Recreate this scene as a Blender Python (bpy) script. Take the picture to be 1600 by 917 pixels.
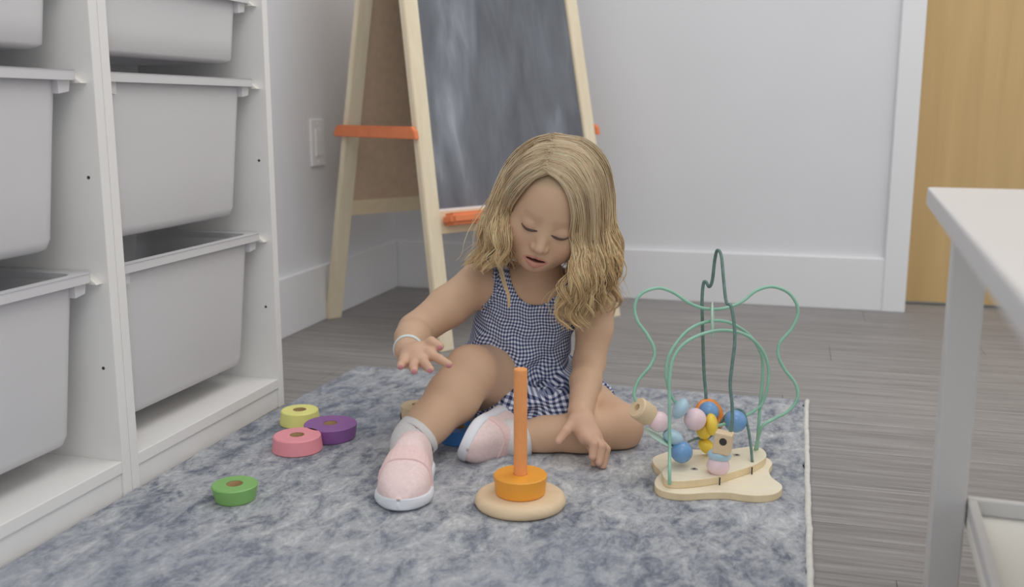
import bpy, bmesh, math, random
import numpy as np
from mathutils import Matrix, Vector
random.seed(7); RNG = np.random.default_rng(7)
for _o in list(bpy.data.objects): bpy.data.objects.remove(_o)
scene = bpy.context.scene
COL = scene.collection

# ------------------------------------------------------------------ camera
FPX, CX, CY, CAMH = 1556.0, 800.0, 458.5, 0.55          # focal length in pixels of the 1600x917 frame
_vx, _vy = 1240.0, 167.0                                # vanishing point of the left wall
_p = math.atan((CY-_vy)/FPX)
_Y = np.array([(_vx-CX)/FPX, (CY-_vy)/FPX, -1.0]); _Y /= np.linalg.norm(_Y)
_Z = np.array([0, math.cos(_p), math.sin(_p)])
_X = np.cross(_Y, _Z); _X /= np.linalg.norm(_X)
RC = np.stack([_X, _Y, _Z])                             # world = RC @ camera
CAM = np.array([0, 0, CAMH])
cam = bpy.data.cameras.new('camera'); camo = bpy.data.objects.new('camera', cam); COL.objects.link(camo)
cam.sensor_width = 36.0; cam.lens = 36.0*FPX/1600.0; cam.clip_start = 0.02
_m = Matrix.Identity(4)
for _i in range(3):
    for _j in range(3): _m[_i][_j] = RC[_i, _j]
_m.translation = Vector(CAM); camo.matrix_world = _m
cam.dof.use_dof = True; cam.dof.focus_distance = 1.5; cam.dof.aperture_fstop = 3.8
scene.camera = camo

# ------------------------------------------------------------------ world, lamps, exposure
w = bpy.data.worlds.new('world'); scene.world = w; w.use_nodes = True
w.node_tree.nodes['Background'].inputs[0].default_value = (0.985, 0.99, 1.0, 1)
w.node_tree.nodes['Background'].inputs[1].default_value = 0.79
def area(name, loc, size, power, col=(1, 0.97, 0.93), target=None):
    l = bpy.data.lights.new(name, 'AREA'); l.shape = 'RECTANGLE'; l.size, l.size_y = size; l.energy = power; l.color = col
    o = bpy.data.objects.new(name, l); COL.objects.link(o); o.location = loc
    if target is not None:
        o.rotation_euler = (Vector(target)-Vector(loc)).to_track_quat('-Z', 'Y').to_euler()
    return o
area('ceiling_panel_light', (0.35, 2.0, 2.5), (1.2, 1.2), 13, target=(0.1, 1.95, 0.3))
area('ceiling_panel_light', (0.5, -0.6, 2.5), (1.2, 1.2), 10, target=(0.0, 0.5, 0.3))
vs = scene.view_settings
vs.view_transform = 'Standard'; vs.look = 'None'; vs.gamma = 1.0; vs.use_curve_mapping = False; vs.exposure = 0.0

# ------------------------------------------------------------------ helpers
def ray(px, py): return RC @ np.array([(px-CX)/FPX, (CY-py)/FPX, -1.0])
def at(px, py, d): return CAM + ray(px, py)*d                      # the point at a given distance along the view axis
def gnd(px, py, z=0.0):
    r = ray(px, py); return CAM + r*((z-CAMH)/r[2])
def lin(c): c /= 255.0; return c/12.92 if c <= 0.04045 else ((c+0.055)/1.055)**2.4
GAIN = 1.5
def C(r, g, b, k=1.0):
    m_ = 0.3*r+0.55*g+0.15*b; return tuple(min(0.92, lin(v*0.89+m_*0.11)*GAIN*k) for v in (r, g, b))+(1.0,)
class N:
    def __init__(s, name, rough=0.5, spec=0.3):
        s.m = bpy.data.materials.new(name); s.m.use_nodes = True; s.t = s.m.node_tree
        s.b = s.t.nodes['Principled BSDF']; s.b.inputs['Roughness'].default_value = rough
        s.b.inputs['Specular IOR Level'].default_value = spec
    def n(s, typ, **kw):
        nd = s.t.nodes.new(typ)
        for k, v in kw.items():
            if k in nd.inputs: nd.inputs[k].default_value = v
            else: setattr(nd, k, v)
        return nd
    def l(s, a, b): s.t.links.new(a, b)
    def coords(s, scale=(1, 1, 1), kind='Object', loc=(0, 0, 0)):
        tc = s.n('ShaderNodeTexCoord'); mp = s.n('ShaderNodeMapping'); mp.inputs['Scale'].default_value = scale; mp.inputs['Location'].default_value = loc
        s.l(tc.outputs[kind], mp.inputs['Vector']); return mp.outputs['Vector']
    def noise(s, vec, scale, detail=3, rough=0.5, dist=0.0):
        nd = s.n('ShaderNodeTexNoise'); nd.inputs['Scale'].default_value = scale; nd.inputs['Detail'].default_value = detail
        nd.inputs['Roughness'].default_value = rough; nd.inputs['Distortion'].default_value = dist
        s.l(vec, nd.inputs['Vector']); return nd.outputs['Fac']
    def ramp(s, fac, stops):
        nd = s.n('ShaderNodeValToRGB'); e = nd.color_ramp.elements
        while len(e) < len(stops): e.new(0.5)
        for el, (p, c) in zip(e, stops): el.position = p; el.color = c
        s.l(fac, nd.inputs['Fac']); return nd.outputs['Color']
    def mix(s, a, b, fac, blend='MIX'):
        nd = s.n('ShaderNodeMix', data_type='RGBA', blend_type=blend)
        for sock, v in ((nd.inputs['A'] if False else nd.inputs[6], a), (nd.inputs[7], b), (nd.inputs[0], fac)):
            if isinstance(v, bpy.types.NodeSocket): s.l(v, sock)
            else: sock.default_value = v
        return nd.outputs[2]
    def math(s, op, a, b=None):
        nd = s.n('ShaderNodeMath', operation=op)
        for i, v in enumerate((a, b)):
            if v is None: continue
            if isinstance(v, bpy.types.NodeSocket): s.l(v, nd.inputs[i])
            else: nd.inputs[i].default_value = v
        return nd.outputs[0]
    def color(s, c):
        if isinstance(c, bpy.types.NodeSocket): s.l(c, s.b.inputs['Base Color'])
        else: s.b.inputs['Base Color'].default_value = c
    def bump(s, h, strength=0.2, dist=0.001):
        nd = s.n('ShaderNodeBump'); nd.inputs['Strength'].default_value = strength; nd.inputs['Distance'].default_value = dist
        s.l(h, nd.inputs['Height']); s.l(nd.outputs[0], s.b.inputs['Normal'])
def plain(name, col, rough=0.5, spec=0.3, var=0.06, scale=25, bump=0.0):
    m = N(name, rough, spec); v = m.coords(); f = m.noise(v, scale)
    a = tuple(min(1, x*(1-var)) for x in col[:3])+(1,); b = tuple(min(1, x*(1+var)) for x in col[:3])+(1,)
    m.color(m.ramp(f, [(0.3, a), (0.7, b)]))
    if bump: m.bump(m.noise(v, scale*12), bump, 0.0008)
    return m.m
def wood(name, ca, cb, axis=2, rough=0.5, scale=1.0, kind='Object'):
    m = N(name, rough, 0.25); sc = [34*scale]*3; sc[axis] = 2.2*scale
    v = m.coords(tuple(sc), kind); f = m.noise(v, 1.0, 5, 0.6, 0.8)
    sc2 = [160*scale]*3; sc2[axis] = 6*scale
    g = m.noise(m.coords(tuple(sc2), kind), 1.0, 2)
    c = m.ramp(f, [(0.3, ca), (0.7, cb)]); m.color(m.mix(c, tuple(x*0.86 for x in ca[:3])+(1,), m.math('MULTIPLY', g, 0.35)))
    m.bump(g, 0.08, 0.0005); return m.m

M = {}
M['wall'] = plain('wall_paint', C(192, 193, 196), 0.7, 0.2, 0.015, 4, 0.05)
M['trim'] = plain('trim_paint', C(199, 200, 202), 0.45, 0.35, 0.01, 4)
M['shelf'] = plain('white_lacquer', C(200, 199, 197), 0.5, 0.3, 0.012, 6)
M['runner'] = plain('cream_runner', C(203, 201, 193), 0.45, 0.3, 0.012, 6)
M['table'] = plain('table_lacquer', C(182, 181, 180), 0.42, 0.35, 0.01, 5)
M['orange_paint'] = plain('orange_paint', C(205, 112, 68), 0.5, 0.3, 0.05)
M['dark'] = plain('dark_hole', C(60, 58, 56), 0.8, 0.1)
M['easel'] = wood('easel_pine', C(200, 185, 158), C(211, 197, 171), 2, 0.55)
M['easel_u'] = wood('easel_rail_pine', C(196, 178, 146), C(206, 189, 158), 0, 0.55)
M['door'] = wood('honey_door_wood', C(170, 140, 92), C(184, 154, 104), 2, 0.4, 0.35)
M['beech'] = wood('light_beech', C(202, 190, 166), C(210, 199, 177), 0, 0.5, 1.4)
M['beech_edge'] = wood('plywood_edge', C(196, 176, 138), C(208, 190, 154), 2, 0.6, 0.6)
M['birch'] = wood('stacker_birch', C(192, 168, 134), C(202, 180, 147), 0, 0.5, 0.8)
M['print'] = plain('faded_yellow_print', C(204, 196, 150), 0.6)
M['screw'] = plain('screw_steel', C(150, 145, 132), 0.35, 0.6)
def bin_mat():
    m = N('translucent_white_plastic', 0.38, 0.4); v = m.coords(); f = m.noise(v, 5)
    m.color(m.ramp(f, [(0.3, C(203, 202, 203)), (0.7, C(206, 205, 206))]))
    m.b.inputs['Transmission Weight'].default_value = 0.0
    m.b.inputs['Subsurface Weight'].default_value = 0.0
    tr = m.n('ShaderNodeBsdfTranslucent'); tr.inputs[0].default_value = (0.72, 0.72, 0.76, 1)
    mx = m.n('ShaderNodeMixShader'); mx.inputs[0].default_value = 0.3
    out = m.t.nodes['Material Output']; m.l(m.b.outputs[0], mx.inputs[1]); m.l(tr.outputs[0], mx.inputs[2]); m.l(mx.outputs[0], out.inputs['Surface'])
    return m.m
M['bin'] = bin_mat()
def floor_mat():
    m = N('grey_streaked_vinyl', 0.55, 0.25); v = m.coords((2.6, 95, 1)); v2 = m.coords((9, 430, 1))
    f = m.noise(v, 1.0, 4, 0.6); g = m.noise(v2, 1.0, 3, 0.6)
    k = m.math('ADD', m.math('MULTIPLY', f, 0.55), m.math('MULTIPLY', g, 0.45))
    c = m.ramp(k, [(0.34, C(98, 95, 94)), (0.5, C(124, 121, 120)), (0.66, C(143, 140, 139))])
    oi = m.n('ShaderNodeObjectInfo'); r = m.math('MULTIPLY_ADD', oi.outputs['Random'], 0.10); 
    r.node.inputs[2].default_value = 0.94
    cb = m.n('ShaderNodeCombineXYZ'); [m.l(r, cb.inputs[i]) for i in range(3)]
    m.color(m.mix(c, cb.outputs[0], 1.0, 'MULTIPLY')); m.bump(g, 0.15, 0.0006); return m.m
M['floor'] = floor_mat()
def rug_mat():
    m = N('blue_grey_rug_pile', 0.95, 0.05)
    f = m.noise(m.coords((30, 17, 20)), 1.0, 9, 0.70, 0.7)
    g = m.noise(m.coords((110, 70, 60), loc=(5, 2, 0)), 1.0, 4, 0.7, 0.5)
    big = m.noise(m.coords((2.6, 2.8, 3), loc=(3.3, 1.2, 0)), 1.0, 2, 0.5)
    k = m.math('ADD', m.math('MULTIPLY', f, 0.56), m.math('ADD', m.math('MULTIPLY', g, 0.26), m.math('MULTIPLY', big, 0.18)))
    c = m.ramp(k, [(0.39, C(88, 93, 105)), (0.445, C(118, 122, 131)), (0.495, C(144, 147, 152)), (0.54, C(158, 160, 163)), (0.61, C(184, 185, 185))])
    blue = m.mix(c, C(112, 121, 138), 0.40); xyz = m.n('ShaderNodeSeparateXYZ'); m.l(m.coords(), xyz.inputs[0])
    fade = m.math('MULTIPLY', m.ramp(m.noise(m.coords((2.2, 2.6, 2), loc=(7, 4, 1)), 1.0, 2, 0.5), [(0.40, (0, 0, 0, 1)), (0.62, (1, 1, 1, 1))]), 0.9)
    c = m.mix(c, blue, fade)
    h = m.noise(m.coords(), 520, 2, 0.6)
    m.color(m.mix(c, C(112, 114, 122), m.math('MULTIPLY', h, 0.25)))
    m.bump(m.math('ADD', h, m.math('MULTIPLY', g, 0.8)), 0.5, 0.0022); return m.m
M['rug'] = rug_mat()
M['rug_edge'] = plain('cream_rug_binding', C(182, 182, 176), 0.9, 0.05, 0.08, 90, 0.3)
def chalk_mat():
    m = N('dusty_blackboard', 0.75, 0.15)
    f = m.noise(m.coords((16, 16, 2.2)), 1.0, 4, 0.6, 0.5); g = m.noise(m.coords((4, 4, 2.0), loc=(2, 5, 1)), 1.0, 3, 0.5, 0.4)
    k = m.math('ADD', m.math('MULTIPLY', f, 0.5), m.math('MULTIPLY', g, 0.5))
    m.color(m.ramp(k, [(0.36, C(84, 87, 93)), (0.52, C(102, 106, 113)), (0.62, C(124, 129, 137)), (0.74, C(164, 168, 176))])); return m.m
M['chalk'] = chalk_mat()
M['hardboard'] = plain('brown_hardboard', C(176, 152, 128), 0.8, 0.1, 0.06, 60)

ORG = {}
def lk(o, parent=None):
    COL.objects.link(o)
    if parent is not None: o.parent = parent
    return o
def tag(o, label=None, cat=None, group=None, kind=None):
    if label: o['label'] = label
    if cat: o['category'] = cat
    if group: o['group'] = group
    if kind: o['kind'] = kind
    return o
def thing(name, loc, label, cat, group=None):
    o = bpy.data.objects.new(name, None); o.empty_display_size = 0.02; o.location = loc; lk(o)
    ORG[o.name] = np.array(loc, float); return tag(o, label, cat, group)
def mesh(name, V, F, mat, parent=None, smooth=False, origin=None):
    """world-space vertices -> one mesh object; its origin is that of its top-level parent"""
    V = np.asarray(V, float)
    if origin is None: origin = ORG.get(parent.name, np.zeros(3)) if parent is not None else np.zeros(3)
    me = bpy.data.meshes.new(name); me.from_pydata((V-origin).tolist(), [], [list(map(int, f)) for f in F]); me.update()
    if smooth: me.polygons.foreach_set('use_smooth', [True]*len(me.polygons))
    me.materials.append(mat)
    o = bpy.data.objects.new(name, me); lk(o, parent)
    if parent is None: o.location = origin
    ORG[o.name] = origin; return o
def from_bm(name, bm, mat, parent=None, smooth=False):
    V = [v.co[:] for v in bm.verts]; bm.verts.index_update(); F = [[v.index for v in f.verts] for f in bm.faces]; bm.free()
    return mesh(name, V, F, mat, parent, smooth)
def box_bm(lo, hi, bev=0.0, seg=2, mtx=None):
    bm = bmesh.new(); bmesh.ops.create_cube(bm, size=1.0)
    lo, hi = np.array(lo, float), np.array(hi, float)
    for v in bm.verts: v.co = Vector((np.array(v.co)*(hi-lo)+(lo+hi)/2).tolist())
    if bev: bmesh.ops.bevel(bm, geom=bm.edges[:]+bm.verts[:], offset=bev, segments=seg, profile=0.5, affect='EDGES')
    if mtx is not None: bm.transform(mtx)
    return bm
def box(name, lo, hi, mat, parent=None, bev=0.0, seg=2, mtx=None): return from_bm(name, box_bm(lo, hi, bev, seg, mtx), mat, parent)
def frame(o, x, y, z):
    m = Matrix.Identity(4)
    for i in range(3): m[i][0], m[i][1], m[i][2], m[i][3] = x[i], y[i], z[i], o[i]
    return m
def nrm(v): v = np.asarray(v, float); return v/np.linalg.norm(v)
def lathe(prof, n=40, o=(0, 0, 0), z=(0, 0, 1), closed=False):
    """profile of (radius, height) turned about the axis z through o"""
    z = nrm(z); a = nrm(np.cross(z, (0.3, 0.9, 0.2))); b = np.cross(z, a); V = []; F = []; o = np.array(o, float)
    for r, h in prof:
        for i in range(n):
            t = 2*math.pi*i/n; V.append(o+z*h+(a*math.cos(t)+b*math.sin(t))*r)
    m = len(prof)
    for k in range(m if closed else m-1):
        k2 = (k+1) % m
        for i in range(n): F.append([k*n+i, k*n+(i+1) % n, k2*n+(i+1) % n, k2*n+i])
    if not closed: F.append(list(range(n))[::-1]); F.append([(m-1)*n+i for i in range(n)])
    return V, F
def catmull(P, n):
    P = np.asarray(P, float); Q = np.vstack([2*P[0]-P[1], P, 2*P[-1]-P[-2]]); s = np.linspace(0, len(P)-1-1e-9, n); out = []
    i = s.astype(int); t = (s-i)[:, None]; p0, p1, p2, p3 = Q[i], Q[i+1], Q[i+2], Q[i+3]
    return 0.5*((2*p1)+(-p0+p2)*t+(2*p0-5*p1+4*p2-p3)*t*t+(-p0+3*p1-3*p2+p3)*t**3)
def tube(P, r, n=8, caps=True):
    P = np.asarray(P, float); r = np.broadcast_to(np.asarray(r, float), (len(P),)); V = []; F = []
    T = np.gradient(P, axis=0); T /= np.linalg.norm(T, axis=1)[:, None]
    a = np.cross(T[0], (0.31, 0.2, 0.93)); a /= np.linalg.norm(a)
    for k in range(len(P)):
        a = a-T[k]*a.dot(T[k]); a /= np.linalg.norm(a); b = np.cross(T[k], a)
        for i in range(n):
            t = 2*math.pi*i/n; V.append(P[k]+(a*math.cos(t)+b*math.sin(t))*r[k])
    for k in range(len(P)-1):
        for i in range(n): F.append([k*n+i, k*n+(i+1) % n, (k+1)*n+(i+1) % n, (k+1)*n+i])
    if caps: F.append(list(range(n))[::-1]); F.append([(len(P)-1)*n+i for i in range(n)])
    return V, F
def prism(poly, z0, z1, bev=0.0):
    bm = bmesh.new(); vs_ = [bm.verts.new((p[0], p[1], z0)) for p in poly]; f = bm.faces.new(vs_)
    if f.normal.z > 0 or sum(poly[i-1][0]*poly[i][1]-poly[i][0]*poly[i-1][1] for i in range(len(poly))) > 0: f.normal_flip()
    ex = bmesh.ops.extrude_face_region(bm, geom=[f]); top = [v for v in ex['geom'] if isinstance(v, bmesh.types.BMVert)]
    for v in top: v.co.z = z1
    bmesh.ops.recalc_face_normals(bm, faces=bm.faces[:])
    if bev:
        es = [e for e in bm.edges if abs(e.verts[0].co.z-e.verts[1].co.z) < 1e-9]
        bmesh.ops.bevel(bm, geom=es, offset=bev, segments=2, profile=0.5, affect='EDGES')
    return bm

# ------------------------------------------------------------------ the room
XL, YB = -1.172, 2.855                      # left wall, back wall
X1, Y0 = 2.3, -0.8
DX0, DX1, DH = 0.318, 1.24, 2.05           # door opening
floor = tag(box('floor', (XL-0.1, Y0, -0.06), (X1, YB+0.4, -0.004), M['dark']), kind='structure')
ORG[floor.name] = np.zeros(3)
pw, pl, gap = 0.152, 0.914, 0.0008
row = 0; y = Y0
while y < YB+0.19:
    x = XL-pl+(row*0.37 % 1.0)*pl
    while x < X1:
        a, b = max(x, XL), min(x+pl, X1)
        lim = YB if True else 0
        y1 = min(y+pw, YB+0.19)
        if b-a > 0.002 and y1-y > 0.01:
            if y1 > YB:                     # under the door only
                if y < YB: box('floor_plank', (a+gap/2, y+gap/2, -0.004), (b-gap/2, YB-gap/2, 0), M['floor'], floor)
                aa, bb = max(a, DX0), min(b, DX1)
                if bb-aa > 0.02: box('floor_plank', (aa, max(y, YB)+gap/2, -0.004), (bb, y1-gap/2, 0), M['floor'], floor)
            else: box('floor_plank', (a+gap/2, y+gap/2, -0.004), (b-gap/2, y1-gap/2, 0), M['floor'], floor)
        x += pl
    y += pw; row += 1
HW = 2.6
tag(box('wall_left', (XL-0.1, Y0, 0), (XL, YB+0.12, HW), M['wall']), kind='structure')
bm = box_bm((XL, YB, 0), (DX0-0.02, YB+0.12, HW))
def add(bm, lo, hi, bev=0.0, mtx=None):
    b2 = box_bm(lo, hi, bev, 2, mtx); me = bpy.data.meshes.new('t'); b2.to_mesh(me); b2.free(); bm.from_mesh(me); bpy.data.meshes.remove(me)
add(bm, (DX1+0.02, YB, 0), (X1, YB+0.12, HW)); add(bm, (DX0-0.02, YB, DH+0.02), (DX1+0.02, YB+0.12, HW))
tag(from_bm('wall_back', bm, M['wall']), kind='structure')
BH = 0.146
def baseboard(name, lo, hi, ax):
    o = box(name, lo, hi, M['trim'], None, 0.003); return tag(o, kind='structure')
baseboard('baseboard_left', (XL, Y0, 0), (XL+0.014, YB, BH), 1)
baseboard('baseboard_back', (XL+0.014, YB-0.014, 0), (DX0-0.058, YB, BH), 0)
baseboard('baseboard_right', (DX1+0.062, YB-0.014, 0), (X1, YB, BH), 0)
bm = box_bm((DX0-0.060, YB-0.018, 0), (DX0+0.0, YB, DH), 0.003)
add(bm, (DX1, YB-0.018, 0), (DX1+0.06, YB, DH), 0.003); add(bm, (DX0-0.06, YB-0.018, DH), (DX1+0.06, YB, DH+0.06), 0.003)
tag(from_bm('trim_1', bm, M['trim']), kind='structure')
bm = box_bm((DX0-0.02, YB, 0), (DX0, YB+0.12, DH)); add(bm, (DX1, YB, 0), (DX1+0.02, YB+0.12, DH)); add(bm, (DX0-0.02, YB, DH), (DX1+0.02, YB+0.12, DH+0.02))
tag(from_bm('trim_2', bm, M['trim']), kind='structure')
door = tag(box('door_1', (DX0+0.004, YB+0.115, 0.009), (DX1-0.004, YB+0.158, DH-0.004), M['door'], None, 0.002), kind='structure')
V, F = lathe([(0.026, 0), (0.026, 0.006), (0.010, 0.008), (0.010, 0.035), (0.024, 0.04), (0.027, 0.055), (0.02, 0.066), (0.0, 0.068)], 24, (DX1-0.07, YB+0.115, 0.95), (0, -1, 0))
mesh('door_handle', V, F, M['screw'], door, True, np.zeros(3))

# wall plate
wp = thing('wall_plate', (XL, 2.347, 0.46), 'white rectangular wall switch plate on the left wall beside the easel', 'wall plate')
box('cover_plate', (XL, 2.347-0.037, 0.46-0.059), (XL+0.006, 2.347+0.037, 0.46+0.059), M['trim'], wp, 0.002)
ins = box('rocker', (XL+0.005, 2.347-0.017, 0.46-0.034), (XL+0.0085, 2.347+0.017, 0.46+0.034), M['trim'], wp, 0.001)
for dz in (-0.048, 0.048):
    V, F = lathe([(0.003, 0), (0.003, 0.0012), (0.0, 0.0016)], 12, (XL+0.006, 2.347, 0.46+dz), (1, 0, 0)); mesh('screw', V, F, M['trim'], wp)

# ------------------------------------------------------------------ storage frames with bins
XF = -0.894
XBK = XL+0.016
def toy_shelf(y0, y1, label):
    t = thing('toy_shelf', (XF-0.13, (y0+y1)/2, 0), label, 'shelf unit', 'white toy shelves along the left wall')
    pt, top = 0.0175, 0.94
    box('side_panel', (XBK, y0, 0), (XF, y0+pt, top), M['shelf'], t, 0.0012)
    box('side_panel', (XBK, y1-pt, 0), (XF, y1, top), M['shelf'], t, 0.0012)
    box('top_board', (XBK, y0+pt, top-0.018), (XF, y1-pt, top), M['shelf'], t, 0.0012)
    box('bottom_board', (XBK, y0+pt, 0.037), (XF-0.001, y1-pt, 0.055), M['shelf'], t, 0.0012)
    box('kick_board', (XF-0.020, y0+pt, 0.0), (XF-0.004, y1-pt, 0.0365), M['shelf'], t, 0.001)
    box('back_panel', (XBK, y0+pt, 0.055), (XBK+0.005, y1-pt, top-0.018), M['shelf'], t)
    for z in (0.318, 0.588, 0.728):
        for s, yy in ((1, y0+pt), (-1, y1-pt)):
            # runner with a pointed front end
            pr = [(XF-0.011, z-0.007), (XF-0.030, z+0.0075), (XBK+0.005, z+0.0075), (XBK+0.005, z-0.007)]
            V = [(a, yy, b) for a, b in pr]+[(a, yy+s*0.012, b) for a, b in pr]
            F = [[0, 1, 2, 3], [7, 6, 5, 4], [0, 4, 5, 1], [1, 5, 6, 2], [2, 6, 7, 3], [3, 7, 4, 0]]
            mesh('runner', V, F, M['runner'], t)
    for z in (0.19, 0.456):
        for s, yy in ((1, y0+pt), (-1, y1-pt)):
            V, F = lathe([(0.0024, 0), (0.0024, 0.0005)], 10, (XF-0.020, yy, z), (0, s, 0)); mesh('peg_hole', V, F, M['dark'], t)
    return t
UN = [(1.1685, 1.621), (0.7145, 1.1675), (0.2605, 0.7135)]
toy_shelf(*UN[0], 'white toy shelf unit nearest the easel, with three plastic bins')
toy_shelf(*UN[1], 'white toy shelf unit at the left edge of the picture, cut off by it')

def rrect(hx, hy, r, n=6):
    out = []
    for cx_, cy_, a0 in ((hx-r, hy-r, 0), (-hx+r, hy-r, 90), (-hx+r, -hy+r, 180), (hx-r, -hy+r, 270)):
        for i in range(n+1):
            a = math.radians(a0+90*i/n); out.append((cx_+r*math.cos(a), cy_+r*math.sin(a)))
    return out
def make_bin(depth, cx, cy, zrim, label):
    t = thing('storage_bin', (cx, cy, zrim-depth), label, 'storage bin', 'white plastic bins in the toy shelves')
    # body: outer wall down, floor, inner wall up (a shell 2.5 mm thick)
    tx, ty, bx, by = 0.117, 0.186, 0.117-0.055*depth, 0.186-0.075*depth
    rings = [(tx, ty, 0.028, zrim-0.010), (tx-0.001, ty-0.001, 0.028, zrim-0.03)]
    for k in range(1, 4):
        f = k/3*0.93; rings.append((tx+(bx-tx)*f, ty+(by-ty)*f, 0.028, zrim-0.01-(depth-0.01)*f))
    rings += [(bx-0.003, by-0.003, 0.027, zrim-depth+0.004), (bx-0.012, by-0.012, 0.022, zrim-depth)]
    inner = [(a-0.0028, b-0.0028, max(0.01, r-0.002), z+(0.003 if i > 3 else 0)) for i, (a, b, r, z) in enumerate(rings)][::-1]
    V = []; F = []; L = rings+inner; n = 28
    for a, b, r, z in L: V += [(cx+p[0], cy+p[1], z) for p in rrect(a, b, r)]
    for k in range(len(L)-1):
        if k == len(rings)-1: continue
        for i in range(n): F.append([k*n+i, (k+1)*n+i, (k+1)*n+(i+1) % n, k*n+(i+1) % n])
    F.append([(len(rings)-1)*n+i for i in range(n)]); F.append([len(rings)*n+i for i in range(n)][::-1])
    for i in range(n): F.append([i, i+(len(L)-1)*n, (i+1) % n+(len(L)-1)*n, (i+1) % n])
    bm = bmesh.new(); vv = [bm.verts.new(v) for v in V]; [bm.faces.new([vv[i] for i in f]) for f in F]; bmesh.ops.recalc_face_normals(bm, faces=bm.faces[:])
    body = from_bm('bin_body', bm, M['bin'], t, True)
    # rolled rim that rides on the runners at the ends
    ox, oy = 0.129, 0.2045
    prof = [(0, 0, 0.010, -0.0005), (0.0015, 0.0015, 0.012, 0.0008), (-0.013, -0.019, 0.02, 0.0012), (-0.0145, -0.0205, 0.02, 0.0), (-0.0145, -0.0205, 0.02, -0.010), (-0.012, -0.018, 0.02, -0.011), (-0.0125, -0.0185, 0.02, -0.0025), (-0.002, -0.002, 0.012, -0.003), (-0.002, -0.002, 0.012, -0.0125), (0, 0, 0.010, -0.0125)]
    V = []; F = []; m = len(prof)
    for a, b, r, z in prof: V += [(cx+p[0], cy+p[1], zrim+z) for p in rrect(ox+a, oy+b, r+0.006)]
    for k in range(m):
        for i in range(n): F.append([k*n+i, ((k+1) % m)*n+i, ((k+1) % m)*n+(i+1) % n, k*n+(i+1) % n])
    bm = bmesh.new(); vv = [bm.verts.new(v) for v in V]; [bm.faces.new([vv[i] for i in f]) for f in F]; bmesh.ops.recalc_face_normals(bm, faces=bm.faces[:])
    from_bm('rim', bm, M['bin'], t, False)
    # small grip brackets under the rim ends
    for s in (1, -1):
        y_a, y_b = cy+s*(oy-0.036), cy+s*(oy-0.0125)
        pr = [(y_a, zrim-0.011), (y_b, zrim-0.011), (y_b-s*0.004, zrim-0.027), (y_a, zrim-0.030)]
        V = [(cx+ox-0.024, a, b) for a, b in pr]+[(cx+ox-0.006, a, b) for a, b in pr]
        mesh('corner_bracket', V, [[0, 1, 2, 3][::-1], [4, 5, 6, 7], [0, 1, 5, 4], [1, 2, 6, 5], [2, 3, 7, 6], [3, 0, 4, 7]], M['bin'], t)
    return t
words = [('lowest', 0.327, 0.236), ('middle', 0.597, 0.236), ('shallow top', 0.737, 0.115)]
for ui, nm in ((0, 'in the shelf unit nearest the easel'), (1, 'in the shelf unit at the left picture edge')):
    yc = (UN[ui][0]+UN[ui][1])/2
    for wd, zr, dp in words: make_bin(dp, XF-0.0275-0.119, yc, zr, wd+' white plastic bin '+nm)

# ------------------------------------------------------------------ easel
EA, ES, EH, EW = 1.0, 0.480, 1.274, 0.568
EN = 0.028
u3 = np.array([math.cos(EA), math.sin(EA), 0]); v3 = np.array([-math.sin(EA), math.cos(EA), 0]); E0 = np.array([-0.744, 2.102, 0])
ez = thing('easel', E0+u3*EW/2+v3*ES/2, 'wooden A-frame easel with grey chalkboard and orange braces behind the girl', 'easel')
def leg_pt(side, back, z):                 # centre line of a leg
    a = EN*z if side == 0 else EW-EN*z
    b = (ES/2)*(z/EH); b = ES-b if back else b
    return E0+u3*a+v3*b+np.array([0, 0, z])
for back in (0, 1):
    for side in (0, 1):
        p0, p1 = leg_pt(side, back, 0.0), leg_pt(side, back, 1.2)
        ax = nrm(p1-p0); xx = nrm(u3-ax*u3.dot(ax)); yy = np.cross(ax, xx); hw, ht = 0.0205, 0.0095
        V = []
        for zz in (0.0, 1.2):
            for sx, sy in ((-1, -1), (1, -1), (1, 1), (-1, 1)):
                q = p0+xx*hw*sx+yy*ht*sy; V.append(q+ax*((zz-q[2])/ax[2]))
        bm = bmesh.new(); vv = [bm.verts.new(v) for v in V]
        for f in ([3, 2, 1, 0], [4, 5, 6, 7], [0, 1, 5, 4], [1, 2, 6, 5], [2, 3, 7, 6], [3, 0, 4, 7]): bm.faces.new([vv[i] for i in f])
        bmesh.ops.bevel(bm, geom=bm.edges[:], offset=0.002, segments=2, affect='EDGES')
        from_bm('leg', bm, M['easel'], ez)
def easel_panel(name, mat, back, z0, z1, inset, t0, t1, bev=0.0):
    """slab between the two legs of one side; t0..t1 = offset along the outward normal"""
    sgn = 1 if back else -1
    pts = [leg_pt(0, back, z0)+u3*inset, leg_pt(1, back, z0)-u3*inset, leg_pt(1, back, z1)-u3*inset, leg_pt(0, back, z1)+u3*inset]
    nn = nrm(np.cross(pts[1]-pts[0], pts[3]-pts[0])); nn = nn if nn.dot(v3)*sgn > 0 else -nn
    V = [p+nn*t0 for p in pts]+[p+nn*t1 for p in pts]
    bm = bmesh.new(); vv = [bm.verts.new(v) for v in V]
    for f in ([3, 2, 1, 0], [4, 5, 6, 7], [0, 1, 5, 4], [1, 2, 6, 5], [2, 3, 7, 6], [3, 0, 4, 7]): bm.faces.new([vv[i] for i in f])
    bmesh.ops.recalc_face_normals(bm, faces=bm.faces[:])
    if bev: bmesh.ops.bevel(bm, geom=bm.edges[:], offset=bev, segments=3, affect='EDGES')
    return from_bm(name, bm, mat, ez)
easel_panel('chalkboard', M['chalk'], 0, 0.318, 1.14, 0.0195, -0.003, 0.003)
easel_panel('board_ledge', M['trim'], 0, 0.313, 0.318, 0.0195, -0.004, 0.006)
easel_panel('cross_rail', M['easel_u'], 0, 0.262, 0.313, 0.0195, -0.008, 0.006)
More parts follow.
